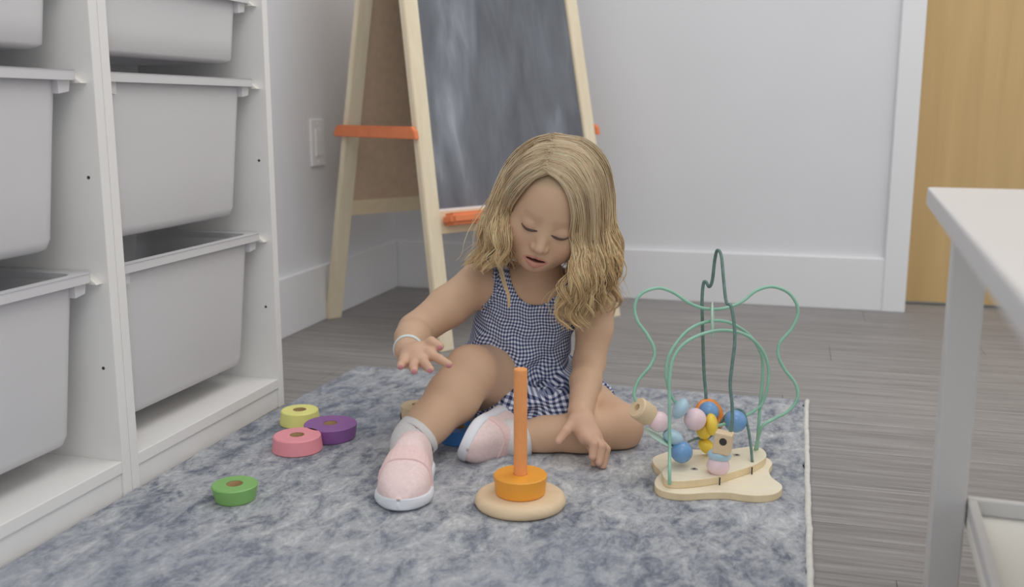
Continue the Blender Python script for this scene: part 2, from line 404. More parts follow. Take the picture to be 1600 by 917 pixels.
easel_panel('chalk_tray', M['orange_paint'], 0, 0.278, 0.306, 0.024, 0.006, 0.05, 0.008)
easel_panel('hardboard_panel', M['hardboard'], 1, 0.315, 1.14, 0.0195, -0.003, 0.003)
easel_panel('cross_rail', M['easel_u'], 1, 0.277, 0.315, 0.0195, -0.008, 0.008)
easel_panel('cross_rail', M['easel_u'], 0, 1.14, 1.19, 0.0195, -0.008, 0.008)
easel_panel('cross_rail', M['easel_u'], 1, 1.14, 1.19, 0.0195, -0.008, 0.008)
for side in (0, 1):
    z = 0.492; a = leg_pt(side, 0, z); b = leg_pt(side, 1, z); s = -1 if side == 0 else 1
    d = nrm(b-a); L0, L1 = -0.018, np.linalg.norm(b-a)+0.03
    prof = [(L0, -0.014), (L1, -0.014), (L1-0.004, 0.002), (L1-0.016, 0.014), (L0+0.016, 0.014), (L0+0.004, 0.004)]
    V = [a+d*q+np.array([0, 0, h])+u3*s*0.021 for q, h in prof]+[a+d*q+np.array([0, 0, h])+u3*s*0.034 for q, h in prof]
    n = len(prof); F = [list(range(n)), list(range(n, 2*n))[::-1]]+[[i, i+n, (i+1) % n+n, (i+1) % n] for i in range(n)]
    bm = bmesh.new(); vv = [bm.verts.new(v) for v in V]; [bm.faces.new([vv[i] for i in f]) for f in F]; bmesh.ops.recalc_face_normals(bm, faces=bm.faces[:])
    bmesh.ops.bevel(bm, geom=bm.edges[:], offset=0.0015, segments=2, affect='EDGES')
    from_bm('side_brace', bm, M['orange_paint'], ez)

# ------------------------------------------------------------------ rug
RT = 0.006
RC4 = [(-0.8925, -0.55), (0.036, -0.55), (0.046, 1.894), (-0.868, 1.902), (-0.8905, 1.45)]
rg = thing('rug', (-0.42, 0.7, 0), 'blue-grey mottled low-pile rug with cream bound edge under the girl', 'rug')
def rug_poly():
    out = []
    for k in range(5):
        a, b = np.array(RC4[k]), np.array(RC4[(k+1) % 5]); n = int(np.linalg.norm(b-a)/0.012)
        nn = np.array([(b-a)[1], -(b-a)[0]])/np.linalg.norm(b-a)
        for i in range(n): out.append(a+(b-a)*i/n+nn*float(RNG.normal())*0.0012)
    return out
from_bm('rug_pile', prism(rug_poly(), 0.0005, RT, 0.0015), M['rug'], rg)
a, b = np.array(RC4[1]), np.array(RC4[2]); n = 170; P = []
for i in range(n+1):
    q = a+(b-a)*i/n; P.append((q[0]+0.003+0.0005*math.sin(i*0.7)+0.0004*RNG.normal()+(0.004*((i-162)/8)**2 if i > 162 else 0), q[1], 0.0040+0.0003*RNG.normal()))
V, F = tube(P, [0.0046]*len(P), 8); V = [(v[0]*1.0, v[1], max(0.0003, v[2])) for v in V]
mesh('edge_binding', V, F, M['rug_edge'], rg, True)

# ------------------------------------------------------------------ white table at the right
ta = math.radians(-3.3); tcx = at(1449, 292, 1.10); TZ = tcx[2]
tX = np.array([math.cos(ta), math.sin(ta), 0]); tY = np.array([-math.sin(ta), math.cos(ta), 0])
TW, TL = 0.55, 0.90
mt = frame((tcx[0], tcx[1], 0), tX, tY, (0, 0, 1))        # local: x right, y away (0 = far edge), z up
tb = thing('table', (mt @ Vector((TW/2, -TL/2, 0)))[:], 'white low table with square legs at the right picture edge', 'table')
box('table_top', (0, -TL, TZ-0.0205), (TW, 0, TZ), M['table'], tb, 0.0025, 3, mt)
lg, ins_ = 0.034, 0.026
for sx in (0, 1):
    for sy in (0, 1):
        x0 = ins_ if sx == 0 else TW-ins_-lg; y0 = -ins_-lg if sy == 0 else -TL+ins_
        box('leg', (x0, y0, 0), (x0+lg, y0+lg, TZ-0.0205), M['table'], tb, 0.002, 2, mt)
ah = 0.042
for lo, hi in (((ins_+0.008, -TL+ins_+lg, TZ-0.0205-ah), (ins_+0.026, -ins_-lg, TZ-0.0205)), ((TW-ins_-0.026, -TL+ins_+lg, TZ-0.0205-ah), (TW-ins_-0.008, -ins_-lg, TZ-0.0205)),
               ((ins_+lg, -ins_-0.026, TZ-0.0205-ah), (TW-ins_-lg, -ins_-0.008, TZ-0.0205)), ((ins_+lg, -TL+ins_+0.008, TZ-0.0205-ah), (TW-ins_-lg, -TL+ins_+0.026, TZ-0.0205))):
    box('apron', lo, hi, M['table'], tb, 0.001, 1, mt)
# low tray shelf between the legs
_q = np.array((mt @ Vector((0.1, -ins_-0.012, 0.1)))[:]); sz = float(at(1530, 777, float(-(RC.T @ (_q-CAM))[2]))[2])-0.018
sh = box('lower_tray', (ins_+lg+0.002, -TL+ins_+0.01, sz-0.016), (TW-ins_-lg-0.002, -ins_-0.012, sz), M['runner'], tb, 0.002, 2, mt)
for lo, hi in (((ins_+lg+0.002, -ins_-0.024, sz), (TW-ins_-lg-0.002, -ins_-0.012, sz+0.018)), ((ins_+lg+0.002, -TL+ins_+0.01, sz), (ins_+lg+0.012, -ins_-0.024, sz+0.018)),
               ((TW-ins_-lg-0.012, -TL+ins_+0.01, sz), (TW-ins_-lg-0.002, -ins_-0.024, sz+0.018))):
    box('tray_lip', lo, hi, M['table'], sh, 0.002, 2, mt)

# ------------------------------------------------------------------ stacking toy and its loose rings
def paint(name, col, rough=0.45): return plain(name, col, rough, 0.55, 0.03, 40)
RM = dict(green=paint('green_ring_paint', C(110, 160, 84)), pink=paint('pink_ring_paint', C(219, 128, 138)), purple=paint('purple_ring_paint', C(124, 76, 138)),
          yellow=paint('yellow_ring_paint', C(205, 203, 112)), blue=paint('blue_ring_paint', C(56, 116, 186)), orange=paint('amber_ring_paint', C(226, 140, 36)))
def ring(name, c, rb, rt, h, mat, z0, label, cat='toy ring', group='painted wooden stacking rings', hole=0.0115, tilt=(0, 0, 1)):
    t = thing(name, (c[0], c[1], z0), label, cat, group)
    e = 0.0016
    prof = [(hole, 0.0), (rb-e, 0.0), (rb, e), (rt, h-e), (rt-e, h), (hole, h)]
    V, F = lathe(prof[1:5], 48, (c[0], c[1], z0), tilt); F = F[:-2]; n = 48
    k = len(V); V2, _ = lathe([(hole, 0), (hole, h)], n, (c[0], c[1], z0), tilt); V += V2
    for i in range(n):
        F.append([k+i, k+(i+1) % n, (i+1) % n, i]); F.append([3*n+i, 3*n+(i+1) % n, k+n+(i+1) % n, k+n+i])
    o = mesh('ring_body', V, F, mat, t)
    V, F = lathe([(hole, 0.0005), (hole, h-0.0004)], 32, (c[0], c[1], z0), tilt); F = F[:-2]
    mesh('bare_wood_hole', V, [f[::-1] for f in F], M['hole_wood'], t, True)
    return t
M['hole_wood'] = wood('bare_hole_wood', C(170, 140, 96), C(184, 154, 110), 2, 0.6)
G = lambda x, y: gnd(x, y, RT)
pp = G(813, 788)
st = thing('stacking_post', (pp[0], pp[1], RT), 'orange post on round birch base in front of the girl', 'stacking toy')
R0 = 0.0635
V, F = lathe([(R0-0.007, 0), (R0-0.002, 0.002), (R0, 0.006), (R0-0.0005, 0.010), (R0-0.003, 0.0145), (R0-0.008, 0.017), (0.001, 0.0172)], 64, (pp[0], pp[1], RT)); mesh('base_disc', V, F, M['birch'], st, True)
V, F = lathe([(0.0093, 0.017), (0.0093, 0.1935), (0.0085, 0.195), (0.001, 0.1952)], 20, (pp[0], pp[1], RT)); mesh('post', V, F, plain('orange_post_paint', C(228, 138, 78), 0.5, 0.3, 0.05, 60), st)
ring('stacking_ring', pp, 0.0345, 0.0372, 0.0275, RM['orange'], RT+0.0175, 'amber orange ring threaded on the orange post', hole=0.0097)
def put(name, x, y, rb, rt, h, col, label):
    g = G(x, y); g = g; ring(name, g, rb, rt, h, RM[col], RT, label)
put('stacking_ring', 368, 780, 0.0275, 0.0322, 0.0235, 'green', 'green ring lying alone on the rug near the shelves')
put('stacking_ring', 465, 702, 0.0405, 0.0380, 0.025, 'pink', 'pink ring lying in front of the purple ring')
put('stacking_ring', 517, 683, 0.0410, 0.0440, 0.025, 'purple', 'purple ring between the pink ring and the yellow ring')
put('stacking_ring', 469, 661, 0.0350, 0.0320, 0.025, 'yellow', 'yellow ring lying behind the pink and purple rings')
put('stacking_ring', 717, 688, 0.0325, 0.0345, 0.024, 'blue', 'blue ring half hidden behind the girl\'s white-soled folded shoe')
# plain wooden piece behind the raised leg
g = G(652, 664)
t = thing('wooden_block', (g[0], g[1], RT), 'round natural wood toy piece with holes, half hidden behind the raised leg', 'toy block')
V, F = lathe([(0.0255, 0), (0.0275, 0.002), (0.0285, 0.02), (0.0275, 0.036), (0.0255, 0.038), (0.009, 0.038), (0.008, 0.024), (0.001, 0.024)], 40, (g[0], g[1], RT)); mesh('block_body', V, F, M['birch'], t)
tl = nrm(np.array([-0.9, -0.42, 0.0])); V, F = lathe([(0.0085, 0), (0.0075, 0.0008), (0.001, 0.0009)], 24, np.array([g[0], g[1], RT+0.017])+tl*0.0279, tl); mesh('side_hole', V, F, M['dark'], t)

# ------------------------------------------------------------------ bead maze
bc = gnd(1115, 735, RT)
bz = thing('bead_maze', (bc[0], bc[1], RT), 'wooden bead maze with mint and dark green wires on the rug', 'bead maze')
def crop(x, y): return 970+x/4.167, 580+y/4.167
T1, T2 = RT+0.011, RT+0.0225
out1 = [(205, 580), (222, 615), (262, 652), (232, 688), (219, 727), (245, 765), (330, 790), (430, 797), (560, 788), (700, 788), (800, 802), (905, 808), (1000, 797), (1046, 768), (1048, 738), (1015, 712), (983, 688), (964, 648), (975, 620), (987, 597), (970, 572), (920, 553), (830, 545), (700, 528), (560, 512), (430, 506), (330, 516), (250, 540), (213, 558)]
out2 = [(268, 660), (285, 622), (345, 583), (470, 548), (620, 528), (750, 500), (850, 489), (915, 500), (946, 530), (942, 562), (900, 592), (850, 616), (750, 648), (650, 680), (560, 697), (450, 710), (350, 714), (290, 702)]
def outline(pts, z):
    P = [gnd(*crop(x, y), z)[:2] for x, y in pts]; P = np.array(P+[P[0]]); return catmull(P, 3*len(P))[:-1]
def plate(name, pts, z0, z1, par):
    P = outline(pts, z1); o = from_bm(name, prism([tuple(p) for p in P], z0, z1, 0.0012), M['beech'], par)
    o.data.materials.append(M['beech_edge'])
    for f in o.data.polygons:
        if abs(f.normal.z) < 0.6: f.material_index = 1
    return o
plate('base_plate', out1, RT, T1, bz); up = plate('upper_block', out2, T1, T2, bz)
for x, y in ((478, 637), (755, 546)):
    g = gnd(*crop(x, y), T2); V, F = lathe([(0.0055, 0), (0.005, 0.0006), (0.0028, 0.0007), (0.0026, -0.001), (0.0005, -0.001)], 20, (g[0], g[1], T2)); mesh('screw', V, F, M['screw'], bz)
for x0_, x1_, yy_ in ((785, 815, 757), (828, 850, 752), (862, 905, 755), (918, 955, 750)):
    a_, b_ = gnd(*crop(x0_, yy_), T1), gnd(*crop(x1_, yy_-3), T1)
    V, F = tube([a_+np.array([0, 0, 0.0001]), (a_+b_)/2+np.array([0, 0.002, 0.0001]), b_+np.array([0, 0, 0.0001])], 0.0008, 6); V = [(v[0], v[1], min(v[2], T1+0.0002)) for v in V]
    mesh('printed_mark', V, F, M['print'], bz)
for x, y in ((645, 690), (855, 622)):
    g = gnd(*crop(x, y), T2); V, F = tube([(g[0], g[1]-0.0006, T1+0.0002), (g[0], g[1]-0.0006, T2-0.0004)], 0.0011, 8); mesh('wire_slot', V, F, M['dark'], bz)
WM = plain('mint_wire_coating', C(122, 168, 146), 0.4, 0.4, 0.06, 60); WD = plain('dark_green_wire_coating', C(84, 112, 106), 0.4, 0.4, 0.2, 140)
def wire(pts, mat, r=0.0025):
    P = catmull([at(*p) for p in pts], len(pts)*7); V, F = tube(P, r, 8); return mesh('wire', V, F, mat, bz, True)
B = lambda x, y, z=T2: (x, y, float(-(RC.T @ (gnd(x, y, z)-CAM))[2]))
_db = B(1046, 762, T1)[2]-0.008
w1 = [(1046.3, 757, _db), (1046.3, 735, _db+0.001), (1046.3, 700, 1.440), (1046, 640, 1.443), (1046.5, 590, 1.445), (1052, 560, 1.447), (1070, 536, 1.45), (1100, 521, 1.46), (1132, 516, 1.475), (1165, 523, 1.49), (1188, 543, 1.505), (1200, 570, 1.515), (1200, 600, 1.52), (1191, 630, 1.525), (1178, 642, 1.525), (1160, 652, 1.52), (1140, 660, 1.515), (1118, 665, 1.505), (1098, 660, 1.495), (1080, 652, 1.485), (1064, 638, 1.475), (1052, 624, 1.47), (1043, 600, 1.465), (1041, 575, 1.465), (1049, 548, 1.468), (1075, 516, 1.475), (1108, 502, 1.485), (1140, 504, 1.50), (1170, 523, 1.515), (1188, 550, 1.525), (1192, 580, 1.53), (1188, 630, 1.53), (1185, 670, 1.53), B(1183, 702)]
w2 = [B(1066, 712), (1062, 700, 1.465), (1050, 682, 1.465), (1030, 658, 1.465), (1003, 641, 1.465), (994, 627, 1.466), (991, 612, 1.468), (999, 592, 1.47), (1017, 570, 1.472), (1023, 548, 1.474), (1012, 524, 1.476), (996, 501, 1.478), (992, 478, 1.48), (1002, 459, 1.482), (1028, 450, 1.485), (1052, 457, 1.488), (1078, 474, 1.49), (1102, 482, 1.492), (1130, 482, 1.495), (1158, 472, 1.50), (1182, 454, 1.504), (1208, 448, 1.508), (1234, 459, 1.512), (1247, 484, 1.514), (1238, 512, 1.515), (1219, 535, 1.516), (1216, 556, 1.517), (1226, 577, 1.517), (1243, 600, 1.517), (1246, 622, 1.517), (1232, 642, 1.517), (1208, 655, 1.515), (1190, 668, 1.512), B(1180, 703)]
w3 = [B(1105, 700), (1104, 660, 1.53), (1103, 618, 1.53), (1100, 580, 1.53), (1098, 520, 1.528), (1097, 470, 1.526), (1099, 444, 1.524), (1103, 440, 1.522), (1108, 448, 1.52), (1113, 438, 1.515), (1117, 405, 1.505), (1121, 391, 1.495), (1127, 400, 1.485), (1131, 440, 1.47), (1135, 472, 1.46), (1142, 478, 1.452), (1147, 505, 1.448), (1148, 535, 1.445), (1144, 570, 1.442), (1141, 600, 1.44), (1144, 635, 1.438), (1143, 668, 1.436), (1134, 688, 1.434), (1128, 704, 1.436), B(1125, 742)]
w4 = [B(1175.5, 722), (1173, 695, 1.505), (1168, 665, 1.51), (1162, 645, 1.515), (1152, 640, 1.52), (1135, 648, 1.525), (1122, 668, 1.525), (1108, 683, 1.52), (1090, 685, 1.51), B(1076, 690)]
wire(w1, WM); wire(w2, WM); wire(w3, WD); wire(w4, WD, 0.0021)
BM = dict(pink=paint('pink_bead_paint', C(222, 180, 186), 0.25), lblue=paint('pale_blue_bead_paint', C(148, 178, 194), 0.3), blue=paint('blue_bead_paint', C(94, 138, 184), 0.22),
          yellow=paint('yellow_bead_paint', C(218, 178, 46), 0.28), orange=paint('orange_bead_paint', C(224, 122, 44), 0.3), wood=M['birch'], mint=paint('pale_mint_bead_paint', C(164, 196, 178), 0.35))
def bead(px, py, d, r, mat, label, squash=1.0, ax=(0, 0, 1), kind='ball'):
    o = at(px, py, d); ax = nrm(ax)
    if kind == 'ball': prof = [(max(0.0004, r*math.sin(math.pi*i/14)), -r*squash*math.cos(math.pi*i/14)) for i in range(15)]
    elif kind == 'drum': h = r*squash; prof = [(0.0004, -h*0.4), (r*0.30, -h*0.4), (r*0.34, -h), (r*0.9, -h), (r, -h*0.85), (r, h*0.85), (r*0.9, h), (r*0.34, h), (r*0.3, h*0.4), (0.0004, h*0.4)]
    elif kind == 'ring': h = r*squash; prof = [(r*0.6, -h), (r, -h*0.7), (r*1.06, 0), (r, h*0.7), (r*0.6, h), (r*0.55, 0)]
    V, F = lathe(prof, 28, o, ax, kind == 'ring'); b = mesh('bead', V, F, mat, bz, kind != 'drum'); b['label'] = label; return b
crt, cup, ctw = RC[:, 0], RC[:, 1], RC[:, 2]       # camera right, up, towards camera, as world directions
bead(1005, 643, 1.462, 0.0165, BM['wood'], 'natural wood drum bead', 0.85, crt*0.72-cup*0.50-ctw*0.45, 'drum')
bead(1030, 659, 1.464, 0.0155, BM['pink'], 'pink ball bead')
bead(1031, 684, 1.472, 0.026, BM['mint'], 'pale mint thin disc bead', 0.07, crt*0.50+cup*0.84+ctw*0.15)
bead(1063, 638, 1.470, 0.0165, BM['lblue'], 'pale blue flattened bead', 0.62, crt*0.85-cup*0.5)
bead(1086, 655, 1.482, 0.0168, BM['pink'], 'pink ball bead in the middle')
bead(1107, 643, 1.512, 0.0155, BM['blue'], 'blue ball bead behind the orange disc')
bead(1108, 651, 1.528, 0.027, BM['orange'], 'orange thick disc bead', 0.22, ctw*0.78+crt*0.50+cup*0.2, 'ring')
bead(1112, 663, 1.492, 0.0168, BM['yellow'], 'yellow flattened bead', 0.55, crt*0.95+cup*0.12+ctw*0.3)
bead(1100, 671, 1.502, 0.0150, BM['yellow'], 'yellow ball bead', 0.8, crt)
bead(1104, 697, 1.512, 0.0140, BM['yellow'], 'low yellow bead', 0.75, crt*0.6+cup*0.8)
bead(1149, 658, 1.515, 0.0172, BM['blue'], 'blue ball bead on the right')
bead(1052, 683, 1.466, 0.0162, BM['lblue'], 'pale blue bead above the low blue ball', 0.68, crt*0.45+cup*0.85)
g = B(1065, 712); bead(1065, 706, 1.462, 0.0163, BM['blue'], 'low blue ball bead')
bead(1124, 711, 1.440, 0.0172, BM['lblue'], 'pale blue bead under the wooden cube', 0.60, cup+crt*0.1)
bead(1122, 727, 1.442, 0.0165, BM['pink'], 'pink bead resting on the block', 0.92, cup)
bead(1113, 500, 1.493, 0.028, BM['mint'], 'thin pale disc hanging on the top wire', 0.10, crt*0.98+ctw*0.22)
co = at(1130, 691, 1.432); cz = nrm(cup*0.94+crt*0.12+ctw*0.15); cx_ = nrm(crt*0.93+ctw*0.35-cz*(crt*0.93+ctw*0.35).dot(cz)); cy_ = np.cross(cz, cx_)
o = from_bm('bead', box_bm((-0.0125, -0.0125, -0.0155), (0.0125, 0.0125, 0.0155), 0.0018, 2, frame(co, cx_, cy_, cz)), BM['wood'], bz); o['label'] = 'wooden cube bead'
hp = co-cy_*0.0126+cz*0.004+cx_*0.001; V, F = lathe([(0.0055, 0), (0.0045, 0.0004), (0.0005, 0.0004)], 20, hp, -cy_); mesh('cube_hole', V, F, M['dark'], bz)

# ------------------------------------------------------------------ the girl: signed-distance modelling
def rcone(a, b, ra, rb):
    """tapered limb segment with round ends"""
    a = np.asarray(a, float); b = np.asarray(b, float); ba = b-a; l2 = ba.dot(ba)
    def f(p):
        t = np.clip((p-a) @ ba/l2, 0, 1); q = p-a-t[:, None]*ba
        return np.sqrt((q*q).sum(1))-(ra+(rb-ra)*t)
    return f
def ell(c, r, A=None):
    """ellipsoid; rows of A are its axes"""
    c = np.asarray(c, float); r = np.asarray(r, float)
    def f(p):
        q = p-c
        if A is not None: q = q @ A.T
        k0 = np.sqrt(((q/r)**2).sum(1)); k1 = np.sqrt(((q/r**2)**2).sum(1))+1e-9
        return k0*(k0-1)/k1
    return f
def smin(a, b, k):
    h = np.clip(0.5+0.5*(b-a)/k, 0, 1); return b+(a-b)*h-k*h*(1-h)
def smax(a, b, k): return -smin(-a, -b, k)
def union(fs, k):
    def f(p):
        d = fs[0](p)
        for g in fs[1:]: d = smin(d, g(p), k)
        return d
    return f
def chain(pts, k=0.008):
    return union([rcone(pts[i][0], pts[i+1][0], pts[i][1], pts[i+1][1]) for i in range(len(pts)-1)], k)
def sdf_mesh(f, lo, hi, h, levels=3, newton=1):
    """sparse surface nets on a grid of step h"""
    lo = np.asarray(lo, float); hi = np.asarray(hi, float); H = h*2**levels
    n = np.ceil((hi-lo)/H).astype(int); I = np.stack(np.meshgrid(*[np.arange(q) for q in n], indexing='ij'), -1).reshape(-1, 3)
    for lv in range(levels+1):
        s = h*2**(levels-lv); d = f(lo+(I+0.5)*s); I = I[np.abs(d) < s*1.25+0.002]
        if lv < levels:
            off = np.array([[a, b, c] for a in (0, 1) for b in (0, 1) for c in (0, 1)]); I = (I[:, None]*2+off[None]).reshape(-1, 3)
    Nn = (n*2**levels+2).astype(np.int64)
    lid = lambda J: (J[:, 0].astype(np.int64)*Nn[1]+J[:, 1])*Nn[2]+J[:, 2]
    off = np.array([[a, b, c] for a in (0, 1) for b in (0, 1) for c in (0, 1)])
    Cn = (I[:, None]+off[None]).reshape(-1, 3); uid, first, inv = np.unique(lid(Cn), return_index=True, return_inverse=True)
    P = lo+Cn[first]*h; D = f(P).reshape(-1); c = D[inv].reshape(-1, 8); neg = c < 0
    act = neg.any(1) & (~neg).any(1); I = I[act]; c = c[act]
    edges = [(0, 1), (2, 3), (4, 5), (6, 7), (0, 2), (1, 3), (4, 6), (5, 7), (0, 4), (1, 5), (2, 6), (3, 7)]
    S = np.zeros((len(I), 3)); Wt = np.zeros(len(I))
    for a, b in edges:
        da, db = c[:, a], c[:, b]; m = (da < 0) != (db < 0); t = np.where(m, da/np.where(m, da-db, 1), 0)
        S += np.where(m[:, None], off[a]+(off[b]-off[a])*t[:, None], 0); Wt += m
    V = lo+(I+S/Wt[:, None])*h
    ids = lid(I); order = np.argsort(ids); sid = ids[order]
    F = []
    for ax in range(3):
        e = [4, 2, 1][ax]; m = (c[:, 0] < 0) != (c[:, e] < 0); J = I[m]; flip = c[m, 0] < 0
        b, d_ = (ax+1) % 3, (ax+2) % 3; eb = np.eye(3, dtype=int)[b]; ed = np.eye(3, dtype=int)[d_]
        q = []; ok = np.ones(len(J), bool)
        for dj in (np.zeros(3, int), -eb, -eb-ed, -ed):
            k = lid(J+dj); pos = np.clip(np.searchsorted(sid, k), 0, len(sid)-1); ok &= sid[pos] == k; q.append(order[pos])
        q = np.stack(q, 1); q = np.where(flip[:, None], q, q[:, ::-1]); F.append(q[ok])
    F = np.vstack(F)
    for _ in range(newton):
        d = f(V); g = np.stack([f(V+np.eye(3)[i]*h*0.5)-f(V-np.eye(3)[i]*h*0.5) for i in range(3)], 1)/h
        gl = (g*g).sum(1)+1e-6; st_ = -g*(d/gl)[:, None]; ln = np.linalg.norm(st_, axis=1)+1e-9; V = V+st_*np.minimum(1, 0.6*h/ln)[:, None]
    return V, F
def quad_mesh(name, V, F, mat, parent, cols=None, uv=None):
    org = ORG[parent.name]; me = bpy.data.meshes.new(name); V = np.asarray(V)-org; n = len(V); m = len(F)
    me.vertices.add(n); me.vertices.foreach_set('co', V.astype(np.float32).ravel())
    k = F.shape[1]; me.loops.add(m*k); me.polygons.add(m)
    me.loops.foreach_set('vertex_index', F.astype(np.int32).ravel()); me.polygons.foreach_set('loop_start', np.arange(0, m*k, k, dtype=np.int32))
    me.update(calc_edges=True); me.validate()
    me.polygons.foreach_set('use_smooth', np.ones(len(me.polygons), bool))
    if cols is not None:
        at_ = me.color_attributes.new('tint', 'FLOAT_COLOR', 'POINT'); at_.data.foreach_set('color', np.hstack([cols, np.ones((n, 1))]).astype(np.float32).ravel())
    if uv is not None:
        a_ = me.attributes.new('cloth', 'FLOAT_VECTOR', 'POINT'); a_.data.foreach_set('vector', uv.astype(np.float32).ravel())
    me.materials.append(mat); o = bpy.data.objects.new(name, me); lk(o, parent); ORG[o.name] = org; return o

# materials
def skin_mat():
    m = N('child_skin', 0.5, 0.3); a = m.n('ShaderNodeAttribute'); a.attribute_name = 'tint'
    f = m.noise(m.coords(), 60, 4); c = m.mix(a.outputs['Color'], C(178, 130, 108), m.math('MULTIPLY', f, 0.10)); m.color(c)
    m.b.inputs['Subsurface Weight'].default_value = 0.12; m.b.inputs['Subsurface Radius'].default_value = (0.006, 0.003, 0.0018); m.b.inputs['Subsurface Scale'].default_value = 1.0
    return m.m
def hair_mat():
    m = N('blonde_hair', 0.42, 0.35); a = m.n('ShaderNodeAttribute'); a.attribute_name = 'tint'; m.color(a.outputs['Color']); return m.m
def gingham():
    m = N('navy_gingham_cotton', 0.9, 0.08); a = m.n('ShaderNodeAttribute'); a.attribute_name = 'cloth'
    sp = m.n('ShaderNodeSeparateXYZ'); m.l(a.outputs['Vector'], sp.inputs[0])
    def stripe(s): return m.math('GREATER_THAN', m.math('FRACT', m.math('MULTIPLY', s, 1/0.0056)), 0.5)
    k = m.math('MULTIPLY', m.math('ADD', stripe(sp.outputs[0]), stripe(sp.outputs[1])), 0.5)
    r = m.n('ShaderNodeValToRGB'); r.color_ramp.interpolation = 'CONSTANT'; e = r.color_ramp.elements; e.new(0.5)
    for el, (p, c) in zip(e, [(0, C(186, 190, 202)), (0.25, C(112, 120, 148)), (0.75, C(44, 50, 78))]): el.position = p; el.color = c
    m.l(k, r.inputs[0]); m.color(r.outputs[0]); m.bump(m.noise(m.coords(), 900, 2), 0.2, 0.0005); return m.m
M['skin'] = skin_mat(); M['hair'] = hair_mat(); M['gingham'] = gingham()
M['shoe'] = plain('blush_knit', C(206, 184, 182), 0.85, 0.1, 0.05, 220, 0.35); M['sole'] = plain('white_shoe_sole', C(196, 199, 205), 0.55, 0.3, 0.02)
M['sock'] = plain('white_sock_knit', C(190, 188, 188), 0.95, 0.05, 0.05, 260, 0.5); M['strap'] = plain('blush_strap', C(204, 176, 173), 0.75, 0.15, 0.04, 200)
M['lash'] = plain('dark_lashes', C(82, 66, 60), 0.8, 0.1); M['band'] = plain('pale_bracelet', C(186, 196, 196), 0.4, 0.4, 0.1, 300)

# ---- joints (pixel of the photo, distance)
PEL = at(822, 604, 1.80); BEL = at(808, 548, 1.775); CHE = at(825, 482, 1.745); NEK = at(842, 436, 1.71)
SHR = at(748, 443, 1.725); SHL = at(932, 460, 1.735)
ELR = at(650, 517, 1.665); WRR = at(637, 548, 1.57)
ELL = at(920, 568, 1.715); WRL = at(907, 642, 1.585)
HPR = at(788, 602, 1.80); KNR = at(736, 582, 1.635); ANR = at(643, 694, 1.527)
HPL = at(862, 612, 1.80); KNL = at(966, 667, 1.625); ANL = at(806, 686, 1.60)
root_p = np.array([PEL[0], PEL[1], RT])
girl = thing('person', root_p, 'small blonde child in navy gingham romper sitting on the rug', 'person')
# torso frame
tx_ = nrm(SHL-SHR); tz_ = nrm(NEK-PEL); tz_ = nrm(tz_-tx_*tz_.dot(tx_)); ty_ = np.cross(tz_, tx_)          # ty_ points away from the camera side
TA = np.stack([tx_, ty_, tz_])
# head frame
roll, pit, yaw = math.radians(18), math.radians(31), math.radians(2)
ui = crt*math.sin(roll)+cup*math.cos(roll); ri = crt*math.cos(roll)-cup*math.sin(roll)
hF = ctw*math.cos(pit)-ui*math.sin(pit); hU = ui*math.cos(pit)+ctw*math.sin(pit); hR = ri
hF, hR = hF*math.cos(yaw)+hR*math.sin(yaw), hR*math.cos(yaw)-hF*math.sin(yaw)
EYE = at(851, 362, 1.575); HO = EYE-hF*0.066+hU*0.026
HA = np.stack([hR, hF, hU])
hp_ = lambda x, y, z: HO+hR*x+hF*y+hU*z
def head_sdf(p):
    q = (p-HO) @ HA.T; ax_ = np.abs(q[:, 0]); qs = np.stack([ax_, q[:, 1], q[:, 2]], 1)
    d = ell((0, -0.008, 0.010), (0.069, 0.083, 0.076))(qs)
    d = smin(d, ell((0, 0.020, -0.040), (0.055, 0.053, 0.062))(qs), 0.025)
    d = smin(d, ell((0.031, 0.040, -0.056), (0.026, 0.026, 0.027))(qs), 0.018)          # cheeks
    d = smin(d, ell((0, 0.055, -0.091), (0.018, 0.016, 0.013))(qs), 0.022)              # chin
    d = smin(d, ell((0, 0.030, -0.082), (0.038, 0.034, 0.022))(qs), 0.02)               # jaw
    d = smax(d, -ell((0.0255, 0.086, -0.0205), (0.0155, 0.0135, 0.0100))(qs), 0.010)     # eye sockets
    d = smin(d, ell((0.0250, 0.0595, -0.0210), (0.0140, 0.0135, 0.0110))(qs), 0.004)    # closed lids over the eyeballs
    d = smin(d, rcone((0, 0.0675, -0.020), (0, 0.0815, -0.0495), 0.0050, 0.0086)(q), 0.011)  # nose
    d = smin(d, ell((0.0088, 0.0755, -0.0525), (0.0060, 0.0068, 0.0056))(qs), 0.005)
    d = smax(d, -ell((0.0052, 0.0800, -0.0595), (0.0026, 0.004, 0.0022))(qs), 0.002)
    d = smin(d, ell((0, 0.060, -0.072), (0.025, 0.012, 0.016))(qs), 0.012)              # muzzle
    d = smin(d, rcone((0.0205, 0.0610, -0.0745), (0.0050, 0.0735, -0.0690), 0.0024, 0.0042)(qs), 0.004)   # upper lip
    d = smin(d, rcone((0.0180, 0.0620, -0.0785), (0.0, 0.0715, -0.0842), 0.0030, 0.0060)(qs), 0.004)      # lower lip
    d = smax(d, -ell((0, 0.0735, -0.0760), (0.0165, 0.013, 0.0028))(qs), 0.0015)        # parted mouth
    d = smin(d, ell((0.069, -0.006, -0.034), (0.009, 0.017, 0.027))(qs), 0.006)         # ears
    return d
neck = rcone(NEK-tz_*0.01, hp_(0, -0.018, -0.055), 0.036, 0.032)
chest = ell(CHE, (0.079, 0.054, 0.080), TA); belly = ell(BEL, (0.082, 0.064, 0.075), TA); pelv = ell(PEL+np.array([0, 0, 0.006]), (0.086, 0.068, 0.060), TA)
